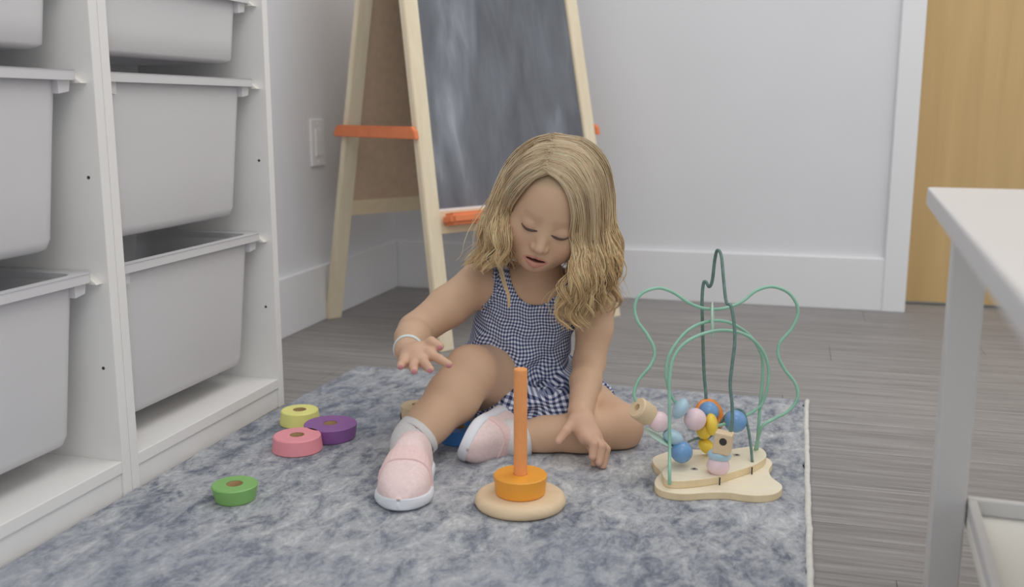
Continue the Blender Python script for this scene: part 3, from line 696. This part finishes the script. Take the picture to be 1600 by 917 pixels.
shld = union([rcone(SHR, NEK-tz_*0.012+ty_*0.008, 0.034, 0.030), rcone(SHL, NEK-tz_*0.012+ty_*0.008, 0.034, 0.030)], 0.01)
torso = union([chest, belly, pelv, shld], 0.035)
lerp = lambda a, b, t: a+(b-a)*t
armR = chain([(SHR, 0.036), (lerp(SHR, ELR, 0.5), 0.0345), (ELR, 0.029), (lerp(ELR, WRR, 0.4), 0.0285), (WRR, 0.0205)], 0.01)
armL = chain([(SHL, 0.035), (lerp(SHL, ELL, 0.5)+crt*0.003, 0.0310), (ELL, 0.0270), (lerp(ELL, WRL, 0.4), 0.0255), (WRL, 0.0195)], 0.01)
calfR_dir = nrm(ANR-KNR)
legR = chain([(HPR, 0.066), (lerp(HPR, KNR, 0.55), 0.056), (KNR, 0.0445)], 0.012); shinR = chain([(KNR-calfR_dir*0.002, 0.0435), (lerp(KNR, ANR, 0.34)+np.array([0, 0.006, -0.004]), 0.0425), (lerp(KNR, ANR, 0.7), 0.0335), (ANR, 0.0285), (ANR+np.array([0.006, -0.02, -0.03]), 0.024)], 0.012)
legL = chain([(HPL, 0.060), (lerp(HPL, KNL, 0.55), 0.049), (KNL, 0.0400)], 0.012); shinL = chain([(KNL, 0.0390), (lerp(KNL, ANL, 0.35)+np.array([0, -0.012, 0.0]), 0.0350), (lerp(KNL, ANL, 0.72), 0.0300), (ANL, 0.0265)], 0.012)
def finger(pts, r0, r1): n_ = len(pts); return chain([(at(*q), r0+(r1-r0)*i/(n_-1)) for i, q in enumerate(pts)], 0.002)
# raised right hand (viewer's left): palm down, thumb and index towards the knee
palmR = union([rcone(WRR, at(650, 554, 1.535), 0.019, 0.0165), rcone(at(655, 549, 1.540), at(672, 553, 1.522), 0.0145, 0.0105), rcone(at(640, 558, 1.538), at(634, 563, 1.522), 0.0165, 0.0115), rcone(at(652, 557, 1.53), at(655, 563, 1.515), 0.0150, 0.0110)], 0.008)
fR = [finger([(660, 544, 1.540), (674, 534, 1.532), (687, 541, 1.528)], 0.0092, 0.0068), finger([(671, 553, 1.522), (687, 561, 1.508), (701, 569, 1.500)], 0.0080, 0.0060),
      finger([(660, 562, 1.515), (667, 572, 1.490), (672, 577, 1.470)], 0.0080, 0.0060), finger([(647, 565, 1.515), (646, 575, 1.490), (647, 579, 1.470)], 0.0078, 0.0058), finger([(633, 564, 1.522), (627, 570, 1.500), (626, 572, 1.484)], 0.0072, 0.0055)]
# left hand (viewer's right): reaching down to the rug
palmL = union([rcone(WRL, at(909, 662, 1.560), 0.0185, 0.0180), rcone(at(904, 660, 1.558), at(915, 683, 1.537), 0.0160, 0.0120), rcone(at(915, 660, 1.560), at(929, 682, 1.541), 0.0160, 0.0120)], 0.008)
fL = [finger([(898, 657, 1.556), (884, 674, 1.540), (873, 689, 1.532)], 0.0098, 0.0064), finger([(914, 682, 1.536), (928, 694, 1.516), (926, 713, 1.512)], 0.0083, 0.0060),
      finger([(923, 682, 1.538), (940, 698, 1.520), (936, 722, 1.514)], 0.0083, 0.0060), finger([(929, 682, 1.544), (947, 702, 1.528), (942, 731, 1.522)], 0.0080, 0.0058), finger([(917, 686, 1.544), (930, 710, 1.536), (928, 733, 1.530)], 0.0074, 0.0055)]
def handsdf(p, palm, fs):
    d = fs[0](p)
    for g in fs[1:]: d = smin(d, g(p), 0.0015)
    return smin(d, palm(p), 0.005)
def near(f, c, r, m=0.04):
    """evaluate f only close to its bounding sphere; elsewhere the distance to that sphere does"""
    c = np.asarray(c, float)
    def h(p):
        d = np.linalg.norm(p-c, axis=1)-r+m*0; i = d < m
        if i.any(): d[i] = f(p[i])
        return d
    return h
def mid(pts, pad): 
    P = np.array(pts); c = P.mean(0); return c, np.linalg.norm(P-c, axis=1).max()+pad
_hs = near(head_sdf, HO-hU*0.015, 0.118)
_aR = near(armR, *mid([SHR, ELR, WRR], 0.04)); _aL = near(armL, *mid([SHL, ELL, WRL], 0.04))
_hR = near(lambda p: handsdf(p, palmR, fR), at(658, 555, 1.52), 0.085); _hL = near(lambda p: handsdf(p, palmL, fL), at(912, 685, 1.55), 0.095)
_lR = near(lambda p: smin(legR(p), shinR(p), 0.008), *mid([HPR, KNR, ANR], 0.07)); _lL = near(lambda p: smin(legL(p), shinL(p), 0.008), *mid([HPL, KNL, ANL], 0.07))
_to = near(lambda p: smin(torso(p), neck(p), 0.02), *mid([PEL, CHE, NEK, SHR, SHL], 0.10))
def body_sdf(p):
    d = smin(_to(p), _hs(p), 0.010); a = smin(_aR(p), _hR(p), 0.006); b = smin(_aL(p), _hL(p), 0.006); lg_ = smin(_lR(p), _lL(p), 0.004)
    d = smin(d, lg_, 0.015); d = smin(d, a, 0.012); d = smin(d, b, 0.010); return smax(d, RT+0.0008-p[:, 2], 0.006)
V, F = sdf_mesh(body_sdf, (-0.68, 1.18, -0.01), (-0.14, 1.86, 0.56), 0.0016)
# colours of the skin itself: lips, cheeks, brows, nails, scalp under the hair
SK = np.array(C(178, 146, 118)[:3]); col_ = np.tile(SK, (len(V), 1))
q = (V-HO) @ HA.T; ax_ = np.abs(q[:, 0])
def tintv(mask, c): 
    global col_
    col_ = col_*(1-mask[:, None])+np.array(C(*c)[:3])*mask[:, None]
sm = lambda d, w_: np.clip(0.5-d/w_, 0, 1)
onh = (head_sdf(V) < 0.004).astype(float)
tintv(onh*sm((np.sqrt((ax_-0.033)**2+(q[:, 1]-0.058)**2+(q[:, 2]+0.055)**2)-0.013), 0.024)*0.45, (184, 132, 114))
tintv(onh*sm((np.sqrt((ax_)**2+(q[:, 1]-0.086)**2+(q[:, 2]+0.052)**2)-0.007), 0.012)*0.3, (186, 142, 124))
qs = np.stack([ax_, q[:, 1], q[:, 2]], 1)
ztop = -0.0660-0.0085*(ax_/0.0215)**2+0.0012*np.exp(-(ax_/0.003)**2)*-1; zbot = -0.0905+0.0125*(ax_/0.0205)**2
lipm = np.clip((ztop-q[:, 2])/0.0012, 0, 1)*np.clip((q[:, 2]-zbot)/0.0014, 0, 1)*(q[:, 1] > 0.052)*np.clip((0.0215-ax_)/0.002, 0, 1)
tintv(onh*lipm*0.65, (172, 104, 98))
tintv(onh*sm(ell((0, 0.069, -0.0760), (0.0170, 0.013, 0.0031))(qs), 0.001)*0.9, (92, 50, 46))
brow = rcone((0.012, 0.074, -0.0045), (0.037, 0.063, -0.0030), 0.0022, 0.0016)(qs)
tintv(onh*sm(brow-0.003, 0.006)*0.30, (142, 112, 88))
lid = ell((0.0250, 0.0595, -0.0210), (0.0148, 0.0142, 0.0118))(qs); tintv(onh*sm(lid, 0.004)*0.28, (150, 108, 98))
scalp = np.clip((q[:, 2]-(0.055-0.9*np.clip(0.075-q[:, 1], 0, 0.2)))/0.016, 0, 1)*onh*(q[:, 1] < 0.066)
tintv(scalp, (150, 130, 100))
for tips, cn in ((fR, None), (fL, None)): pass
for P_ in ((701, 569, 1.500), (647, 579, 1.468), (672, 577, 1.468), (626, 572, 1.482), (687, 541, 1.526)): tintv(sm(np.linalg.norm(V-at(P_[0], P_[1]+2.5, P_[2]-0.003), axis=1)-0.0042, 0.002)*0.8, (168, 84, 128))
for P_ in ((926, 713, 1.512), (936, 722, 1.514), (873, 689, 1.532), (942, 731, 1.522)): tintv(sm(np.linalg.norm(V-at(P_[0], P_[1], P_[2]-0.006), axis=1)-0.0042, 0.002)*0.5, (196, 150, 140))
hm = np.minimum(handsdf(V, palmR, fR), handsdf(V, palmL, fL)); tintv(sm(hm-0.001, 0.004)*0.35, (188, 142, 126))
kn = np.minimum(np.linalg.norm(V-KNR, axis=1), np.linalg.norm(V-KNL, axis=1)); tintv(sm(kn-0.052, 0.03)*0.25, (178, 132, 108))
quad_mesh('body', V, F, M['skin'], girl, col_)
# lash lines on the lowered lids
for s in (1, -1):
    P = []
    for i in range(13):
        t = -1+2*i/12; x = 0.0250+0.0135*t; zz = -0.0245-0.0035*(1-t*t); p = np.array([hp_(s*x, 0.060, zz)])
        for _ in range(12): p = p+hF*(-head_sdf(p)[:, None]*0.9)*(-1 if False else 1)
        P.append(p[0]+hF*0.0002)
    V2, F2 = tube(P, [0.0010+0.0017*math.sin(math.pi*i/12) for i in range(13)], 6); mesh('eyelashes', V2, F2, M['lash'], girl, True)

# ---- romper
def fold(p):
    q = (p-CHE) @ TA.T; x, z = q[:, 0], q[:, 2]
    wv = 0.0022*np.sin(x*95+9*np.sin(z*30)+z*40)*np.clip((0.0-z)/0.06, 0, 1)
    wv += 0.0016*np.sin(z*150+3*np.sin(x*55+1))*np.clip((-0.02-z)/0.05, 0, 1)+0.0010*np.sin(x*210+z*60+2*np.sin(z*90))
    return wv
drT = union([ell(CHE, (0.086, 0.062, 0.088), TA), ell(BEL, (0.090, 0.074, 0.085), TA), ell(PEL+np.array([0, 0, 0.002]), (0.095, 0.080, 0.058), TA)], 0.04)
drS = union([rcone(SHR, NEK-tz_*0.012+ty_*0.008, 0.0375, 0.0335), rcone(SHL, NEK-tz_*0.012+ty_*0.008, 0.0375, 0.0335)], 0.01)
shoR = rcone(HPR, lerp(HPR, KNR, 0.52), 0.073, 0.066); shoL = rcone(HPL, lerp(HPL, KNL, 0.50), 0.068, 0.060)
drape = rcone(at(798, 640, 1.685), at(862, 638, 1.668), 0.035, 0.033)
def neckcut(p):
    q = (p-CHE) @ TA.T; b = q[:, 2]; a = q[:, 0]*(1-4.0*np.clip(b-0.055, 0, 0.05))
    sc = np.sqrt(((a-0.006)/0.043)**2+((b-0.080)/0.047)**2); scoop = np.where(b > 0.080, np.abs(a-0.006)/0.043, sc); scoop = (scoop-1)*0.043
    arm = np.minimum(np.sqrt(((np.abs(a)-0.112)/0.050)**2+((b-0.052)/0.050)**2), np.where(b > 0.052, np.abs(np.abs(a)-0.112)/0.050, 9)); arm = (arm-1)*0.05
    return np.minimum(scoop, arm)
hR_, hL_ = nrm(KNR-HPR), nrm(KNL-HPL)
pR_, pL_ = lerp(HPR, KNR, 0.60), lerp(HPL, KNL, 0.60)
def dress_sdf(p):
    d = smin(smin(drT(p), drS(p), 0.02), smin(smin(smax(shoR(p), (p-pR_) @ hR_, 0.004), smax(shoL(p), (p-pL_) @ hL_, 0.004), 0.02), drape(p), 0.03), 0.03)
    d = d-fold(p)
    # hems of the legs: planes across the thighs
    d = smax(d, -neckcut(p), 0.002); d = smax(d, 0.0075-p[:, 2], 0.003)
    return d
V, F = sdf_mesh(dress_sdf, (-0.60, 1.48, 0.0), (-0.24, 1.86, 0.36), 0.0016)
q = (V-BEL) @ TA.T
ang_ = np.arctan2(q[:, 0], -(q[:, 1]-0.03)); uvx = ang_*0.098; uvy = q[:, 2].copy()
fr = np.clip((-q[:, 2]-0.03)/0.06, 0, 1)
uvx += 0.004*np.sin(q[:, 2]*42+1.0)*fr+0.0016*np.sin(q[:, 2]*130+q[:, 0]*40)
uvy += -0.25*np.abs(q[:, 1]+0.06)*fr*(q[:, 1] < -0.06)+0.0045*np.sin(q[:, 0]*48)*fr+0.0012*np.sin(q[:, 0]*140)
quad_mesh('romper', V, F, M['gingham'], girl, None, np.stack([uvx, uvy, uvx*0], 1))

# gathered frill along the front of each armhole
for s in (1, -1):
    P = []
    for i, (a, b) in enumerate(catmull([(0.0690, 0.088), (0.0640, 0.070), (0.0615, 0.052), (0.0645, 0.034), (0.0725, 0.019), (0.084, 0.009)], 60)):
        p = np.array([CHE+tx_*s*a+tz_*b-ty_*0.13]); ok = False
        for _ in range(40):
            d = float(smin(drT(p), drS(p), 0.02)[0])
            if d < 0.0006: ok = True; break
            p = p+ty_*d*0.9
        if ok: P.append(p[0]+tx_*s*0.0022*math.sin(i*1.9)-ty_*0.0012*math.cos(i*1.3))
    if len(P) > 8:
        V2, F2 = tube(P, [0.0028+0.0008*math.sin(i*1.9) for i in range(len(P))], 8, False); V2 = np.array(V2); q = (V2-BEL) @ TA.T
        quad_mesh('frill', V2, np.array(F2), M['gingham'], girl, None, np.stack([q[:, 0]*1.3, q[:, 2]*1.3, q[:, 0]*0], 1))
# ---- shoes and socks
def shoe(o, f, s, u_, sock_dir, sock_len, K=1.0):
    """o heel centre on the sole plane, f forward, s sideways, u_ up; L = 0.152"""
    L = 0.152; X = lambda x, y_, z: o+(s*x+f*y_+u_*z)*K
    def hw(t): 
        base = 0.0275+0.0085*math.exp(-((t-0.70)/0.26)**2)
        e0 = math.sqrt(max(0, 1-max(0, (0.13-t)/0.13)**2)); e1 = math.sqrt(max(0, 1-max(0, (t-0.74)/0.26)**2)); return base*e0*e1
    ts = [0.002, 0.012, 0.035, 0.07, 0.12]+[0.12+0.62*i/14 for i in range(1, 15)]+[0.80, 0.86, 0.91, 0.95, 0.98, 0.993, 0.999]
    sh_ = None
    # sole
    V = []; F = []; ns = len(ts)
    rock = lambda t: 0.005*max(0, (t-0.72)/0.28)**2+0.004*max(0, (0.12-t)/0.12)**2
    topz = lambda t: 0.0175+0.0025*max(0, (t-0.78)/0.22)**2+0.006*max(0, (0.25-t)/0.25)
    prof = [(0.86, 0.0), (1.0, 0.18), (1.07, 0.5), (1.04, 0.85), (0.98, 1.0)]
    for t in ts:
        w_ = hw(t)
        row_ = [X(-w_*a, t*L, rock(t)+(topz(t)-rock(t))*b) for a, b in prof[::-1]]+[X(w_*a, t*L, rock(t)+(topz(t)-rock(t))*b) for a, b in prof]
        V += row_
    m_ = 10
    for k in range(ns-1):
        for i in range(m_): F.append([k*m_+i, k*m_+(i+1) % m_, (k+1)*m_+(i+1) % m_, (k+1)*m_+i])
    F.append(list(range(m_))[::-1]); F.append([(ns-1)*m_+i for i in range(m_)])
    # upper
    hz = lambda t: np.interp(t, [0, 0.05, 0.18, 0.38, 0.50, 0.62, 0.75, 0.87, 0.95, 1.0], [0.044, 0.062, 0.068, 0.070, 0.063, 0.054, 0.046, 0.040, 0.034, 0.026])
    def up_rows(t0, t1, off, nn):
        Vv = []
        tt = [t for t in ts if t0 <= t <= t1] if nn is None else [t0+(t1-t0)*i/(nn-1) for i in range(nn)]
        for t in tt:
            w_ = max(0.002, hw(t)*0.965)+off; zt = topz(t)-0.003; hh = max(0.004, (hz(t)-zt)*math.sqrt(max(0.02, 1-max(0, (t-0.86)/0.14)**2.2)))+off
            for i in range(15):
                a = math.pi*i/14; cx2 = math.cos(a); sx2 = math.sin(a)
                Vv.append(X(-w_*math.copysign(abs(cx2)**0.75, cx2)*(1-0.10*sx2*min(1, max(0, (0.58-t)/0.25))), t*L, zt+hh*sx2**0.72))
        Ff = []
        for k in range(len(tt)-1):
            for i in range(14): Ff.append([k*15+i, k*15+i+1, (k+1)*15+i+1, (k+1)*15+i])
        return Vv, Ff, len(tt)
    Vu, Fu, nu = up_rows(0, 1, 0, None)
    Fu.append(list(range(15))[::-1]); Fu.append([(nu-1)*15+i for i in range(15)])
    t = mesh('shoe', Vu, Fu, M['shoe'], girl, True)
    so = mesh('sole', V, F, M['sole'], t, True)
    Vs, Fs, n_ = up_rows(0.50, 0.645, 0.0022, 6)
    k0 = len(Vs)
    Vs2, _, _ = up_rows(0.50, 0.645, -0.001, 6); Vs += Vs2
    for kk in (0, n_-1):
        for i in range(14): Fs.append([kk*15+i, kk*15+i+1, k0+kk*15+i+1, k0+kk*15+i])
    mesh('strap', Vs, Fs, M['strap'], t, False)
    P = catmull([X(0, 0.050, 0.024), sock_dir[0], sock_dir[1]], 14)
    rr = np.interp(np.linspace(0, 1, 14), [0, 0.3, 0.5, 0.86, 0.93, 1.0], [0.0220, 0.0300, sock_len[0], sock_len[1], sock_len[1]-0.0004, sock_len[1]-0.0075])
    Vk, Fk = tube(P, rr, 28, True); mesh('sock', np.array(Vk), Fk, M['sock'], t, True)
    return t
toe = gnd(623, 803, RT); hd = gnd(649, 741, RT); fw = nrm(np.array([toe[0]-hd[0], toe[1]-hd[1], 0]))
toe = np.array([toe[0], toe[1], RT]); sdR = np.cross(fw, (0, 0, 1)); hl = toe-fw*0.163
shoe(hl, fw, sdR, np.array([0, 0, 1.0]), (ANR, lerp(ANR, KNR, 0.17)), (0.0335, 0.0362), 1.08)
tc_ = nrm(np.array([ctw[0], ctw[1], 0])); lf_ = nrm(np.array([-crt[0], -crt[1], 0]))
fw = nrm(tc_*0.93+lf_*0.36); 
lat = nrm(np.array([0, 0, 1])*math.cos(math.radians(24))-lf_*math.sin(math.radians(24))); lat = nrm(lat-fw*lat.dot(fw)); upv = np.cross(lat, fw); upv = upv if upv.dot(-lf_) > 0 else -upv
toe = at(716, 692, 1.535); hl = toe-fw*0.152
shoe(hl, fw, lat if np.dot(np.cross(fw, upv), lat) > 0 else -lat, upv, (ANL, lerp(ANL, KNL, 0.10)), (0.0305, 0.0318), 1.04)
# bracelet on the raised wrist
ax3 = nrm(WRR-ELR); a3 = nrm(np.cross(ax3, (0, 0, 1))); b3 = np.cross(ax3, a3); cw = lerp(ELR, WRR, 0.93)
for k in (-1, 1):
    P = [cw+ax3*0.0022*k+(a3*math.cos(2*math.pi*i/40)+b3*math.sin(2*math.pi*i/40))*0.0228 for i in range(41)]
    V2, F2 = tube(P, 0.0016, 6, False); mesh('bracelet', V2, F2, M['band'], girl, True)

# ---- hair: strands swept from the part over the skull and down
HC = hp_(0, -0.008, 0.010); HRr = np.array([0.069, 0.083, 0.076])
def onhead(px, py, off=0.008):
    o_ = (CAM-HC) @ HA.T; d_ = HA @ ray(px, py); r_ = HRr+off; a = ((d_/r_)**2).sum(); b = ((o_*d_)/r_**2).sum(); c_ = ((o_/r_)**2).sum()-1; disc = b*b-a*c_
    t = (-b-math.sqrt(disc))/a if disc > 0 else -b/a
    return at(px, py, t)
def G_(pts): return catmull([onhead(*p) if len(p) == 2 else at(*p) for p in pts], 30)
guides = [
 [(862, 210, 1.690), (820, 240, 1.73), (795, 290, 1.75), (780, 350, 1.76), (768, 400, 1.75), (755, 425, 1.74)],
 [(868, 211), (838, 216), (806, 240), (783, 280, 1.675), (770, 322, 1.69), (758, 362, 1.70), (746, 396, 1.70), (728, 420, 1.69)],
 [(865, 222), (835, 227), (803, 254), (780, 292), (767, 332, 1.655), (757, 368, 1.66), (744, 400, 1.66), (727, 416, 1.66)],
 [(861, 238), (829, 246), (799, 274), (780, 314), (771, 350, 1.625), (763, 384, 1.63), (750, 410, 1.635), (738, 424, 1.64)],
 [(857, 255), (826, 268), (801, 295), (787, 330), (780, 364, 1.60), (776, 394, 1.605), (766, 416, 1.61), (756, 430, 1.62)],
 [(852, 270), (830, 281), (808, 304), (797, 336), (790, 368, 1.585), (789, 394, 1.585), (784, 414, 1.59), (772, 430, 1.60)],
 'gap',
 [(857, 270), (878, 284), (893, 308), (899, 340), (895, 370, 1.580), (901, 396, 1.580), (900, 424, 1.585), (884, 450, 1.59), (874, 480, 1.60), (866, 506, 1.61)],
 [(860, 258), (888, 272), (906, 304), (911, 343), (908, 378, 1.585), (917, 408, 1.585), (909, 440, 1.59), (893, 470, 1.60), (884, 500, 1.61), (893, 522, 1.615)],
 [(864, 240), (899, 252), (921, 289), (927, 334), (926, 374, 1.605), (933, 410, 1.605), (927, 445, 1.61), (912, 476, 1.615), (905, 505, 1.625), (912, 520, 1.63)],
 [(868, 224), (907, 232), (935, 268), (943, 314), (944, 358, 1.645), (947, 398, 1.645), (950, 435, 1.65), (942, 466, 1.66), (930, 495, 1.66)],
 [(872, 211), (912, 218), (943, 250), (954, 298, 1.675), (957, 344, 1.69), (959, 388, 1.69), (965, 430, 1.69), (962, 465, 1.70), (948, 492, 1.70)],
 [(878, 210, 1.690), (915, 224, 1.71), (940, 262, 1.735), (947, 310, 1.75), (946, 370, 1.76), (950, 430, 1.755), (952, 470, 1.745)],
 [(872, 212, 1.700), (885, 250, 1.76), (895, 310, 1.785), (900, 370, 1.79), (900, 430, 1.78)],
 [(866, 212, 1.700), (850, 250, 1.76), (835, 310, 1.785), (822, 370, 1.79), (815, 425, 1.78)],
 [(862, 210, 1.690), (820, 240, 1.73), (795, 290, 1.75), (780, 350, 1.76), (768, 400, 1.75), (755, 425, 1.74)]]
GC = [None if g == 'gap' else G_(g) for g in guides]
GC += [G_(x) for x in ([(830, 300, 1.665), (812, 330, 1.66), (806, 370, 1.655), (804, 402, 1.66), (806, 432, 1.68)], [(880, 300, 1.665), (892, 335, 1.66), (892, 375, 1.650), (885, 408, 1.66), (882, 440, 1.68)], [(880, 250, 1.74), (915, 300, 1.73), (925, 360, 1.72), (925, 420, 1.72), (925, 450, 1.72)])]
GC += [GC[0]]
PAIR = {15: (16, 19), 16: (17, 18)}
cnt = {15: 300, 16: 360, 0: 220, 1: 420, 2: 480, 3: 480, 4: 440, 7: 560, 8: 600, 9: 600, 10: 540, 11: 360, 12: 220, 13: 200, 14: 220}
strands = []; tints = []; NP = 28
Ta, Tb, Tc = np.array(C(208, 184, 148)[:3]), np.array(C(160, 136, 106)[:3]), np.array(C(230, 210, 176)[:3])
for k, nst in cnt.items():
    A, B_ = (GC[PAIR[k][0]], GC[PAIR[k][1]]) if k in PAIR else (GC[k], GC[k+1]); ncl = max(4, nst//24); cu_ = (np.arange(ncl)+RNG.uniform(0, 1, ncl))/ncl
    ph = k*0.7+cu_*1.6+RNG.normal(0, 0.55, ncl); am = RNG.uniform(0.5, 1.35, ncl); ctone = RNG.uniform(0, 1, ncl); clay = RNG.normal(0, 0.006, ncl); clen = RNG.uniform(0.80, 1.0, ncl); fq = RNG.uniform(0.88, 1.12, ncl); hand = np.ones(ncl)
    right = k >= 7
    for _ in range(nst):
        uu = RNG.uniform(-0.30 if k in PAIR else -0.02, 1.02); ci = int(np.argmin(np.abs(cu_-uu)+RNG.uniform(0, 0.04, ncl))); L = clen[ci]*RNG.uniform(0.88, 1.0)
        s = np.linspace(0, L*29-1e-6, NP); i = s.astype(int); t = (s-i)[:, None]; ss = (s/29)[:, None]
        pull = np.clip((ss-0.12)/0.6, 0, 1)*(0.15 if k in PAIR else 0.86); ue = uu+(cu_[ci]-uu)*pull
        PA = A[i]+(A[np.minimum(i+1, 29)]-A[i])*t; PB = B_[i]+(B_[np.minimum(i+1, 29)]-B_[i])*t
        P = PA+(PB-PA)*ue
        gr = np.clip((ss-0.38)/0.42, 0, 1)
        wl = 6.28*ss*(3.1 if right else 2.5)*fq[ci]+ph[ci]
        amp = 0.0145*am[ci]*gr*(0.25 if k in PAIR else 1.0 if right else 0.75)
        P = P+crt*np.sin(wl)*amp+ctw*np.cos(wl)*amp*0.9*hand[ci]
        j = RNG.normal(0, 1, 3); P = P+(crt*j[0]*0.0022+cup*j[1]*0.001+ctw*j[2]*0.0024)*(0.4+np.sin(np.clip(ss*1.1, 0, 1)*3.14)*1.2)-ctw*clay[ci]*gr
        P = P+hR*RNG.normal(0, 0.0035)*np.clip(1-ss/0.12, 0, 1)          # roots straddle the part
        if RNG.uniform() < 0.09: P = P+(crt*RNG.normal(0, 0.011)+ctw*RNG.normal(0, 0.006)+cup*abs(RNG.normal(0, 0.004)))*gr**1.5
        off_ = 0.0045+0.006*RNG.uniform(); qh = (P-HC) @ HA.T; kk = np.sqrt(((qh/(HRr+off_))**2).sum(1)); ins2 = kk < 1
        P[ins2] = HC+(qh[ins2]/kk[ins2][:, None]) @ HA
        strands.append(P); tn = np.clip(0.6*ctone[ci]+0.4*RNG.uniform(), 0, 1)
        c0 = (Tb+(Ta-Tb)*tn*1.45) if tn < 0.69 else (Ta+(Tc-Ta)*(tn-0.69)*3.2); tints.append(c0)
# the thin loose lock over the romper strap
for _ in range(26):
    P = catmull([at(778, 395, 1.60), at(783, 420, 1.61), at(789, 444, 1.625), at(795, 462, 1.63), at(795, 480, 1.632)], NP)
    strands.append(P+(crt*RNG.normal(0, 0.0016)+ctw*abs(RNG.normal(0, 0.0018)))*np.linspace(1.3, 0.5, NP)[:, None]); tints.append(Ta*RNG.uniform(0.85, 1.08))
S = np.array(strands); TT = np.array(tints); ns = len(S)
T = np.gradient(S, axis=1); T /= np.linalg.norm(T, axis=2)[:, :, None]+1e-9
a_ = np.cross(T, ctw); a_ /= np.linalg.norm(a_, axis=2)[:, :, None]+1e-9; b_ = np.cross(T, a_)
rad = (np.interp(np.linspace(0, 1, NP), [0, 0.1, 0.75, 1], [0.00062, 0.00085, 0.00075, 0.0002])[None, :, None])*RNG.uniform(0.75, 1.25, (ns, 1, 1))
ringv = np.stack([S+rad*(a_*math.cos(x)+b_*math.sin(x)) for x in (0.5, 2.594, 4.689)], 2)         # ns, NP, 3, xyz
V = ringv.reshape(-1, 3); base = (np.arange(ns)[:, None]*NP+np.arange(NP-1)[None])*3
F = np.concatenate([np.stack([base+i, base+(i+1) % 3, base+3+(i+1) % 3, base+3+i], -1).reshape(-1, 4) for i in range(3)])
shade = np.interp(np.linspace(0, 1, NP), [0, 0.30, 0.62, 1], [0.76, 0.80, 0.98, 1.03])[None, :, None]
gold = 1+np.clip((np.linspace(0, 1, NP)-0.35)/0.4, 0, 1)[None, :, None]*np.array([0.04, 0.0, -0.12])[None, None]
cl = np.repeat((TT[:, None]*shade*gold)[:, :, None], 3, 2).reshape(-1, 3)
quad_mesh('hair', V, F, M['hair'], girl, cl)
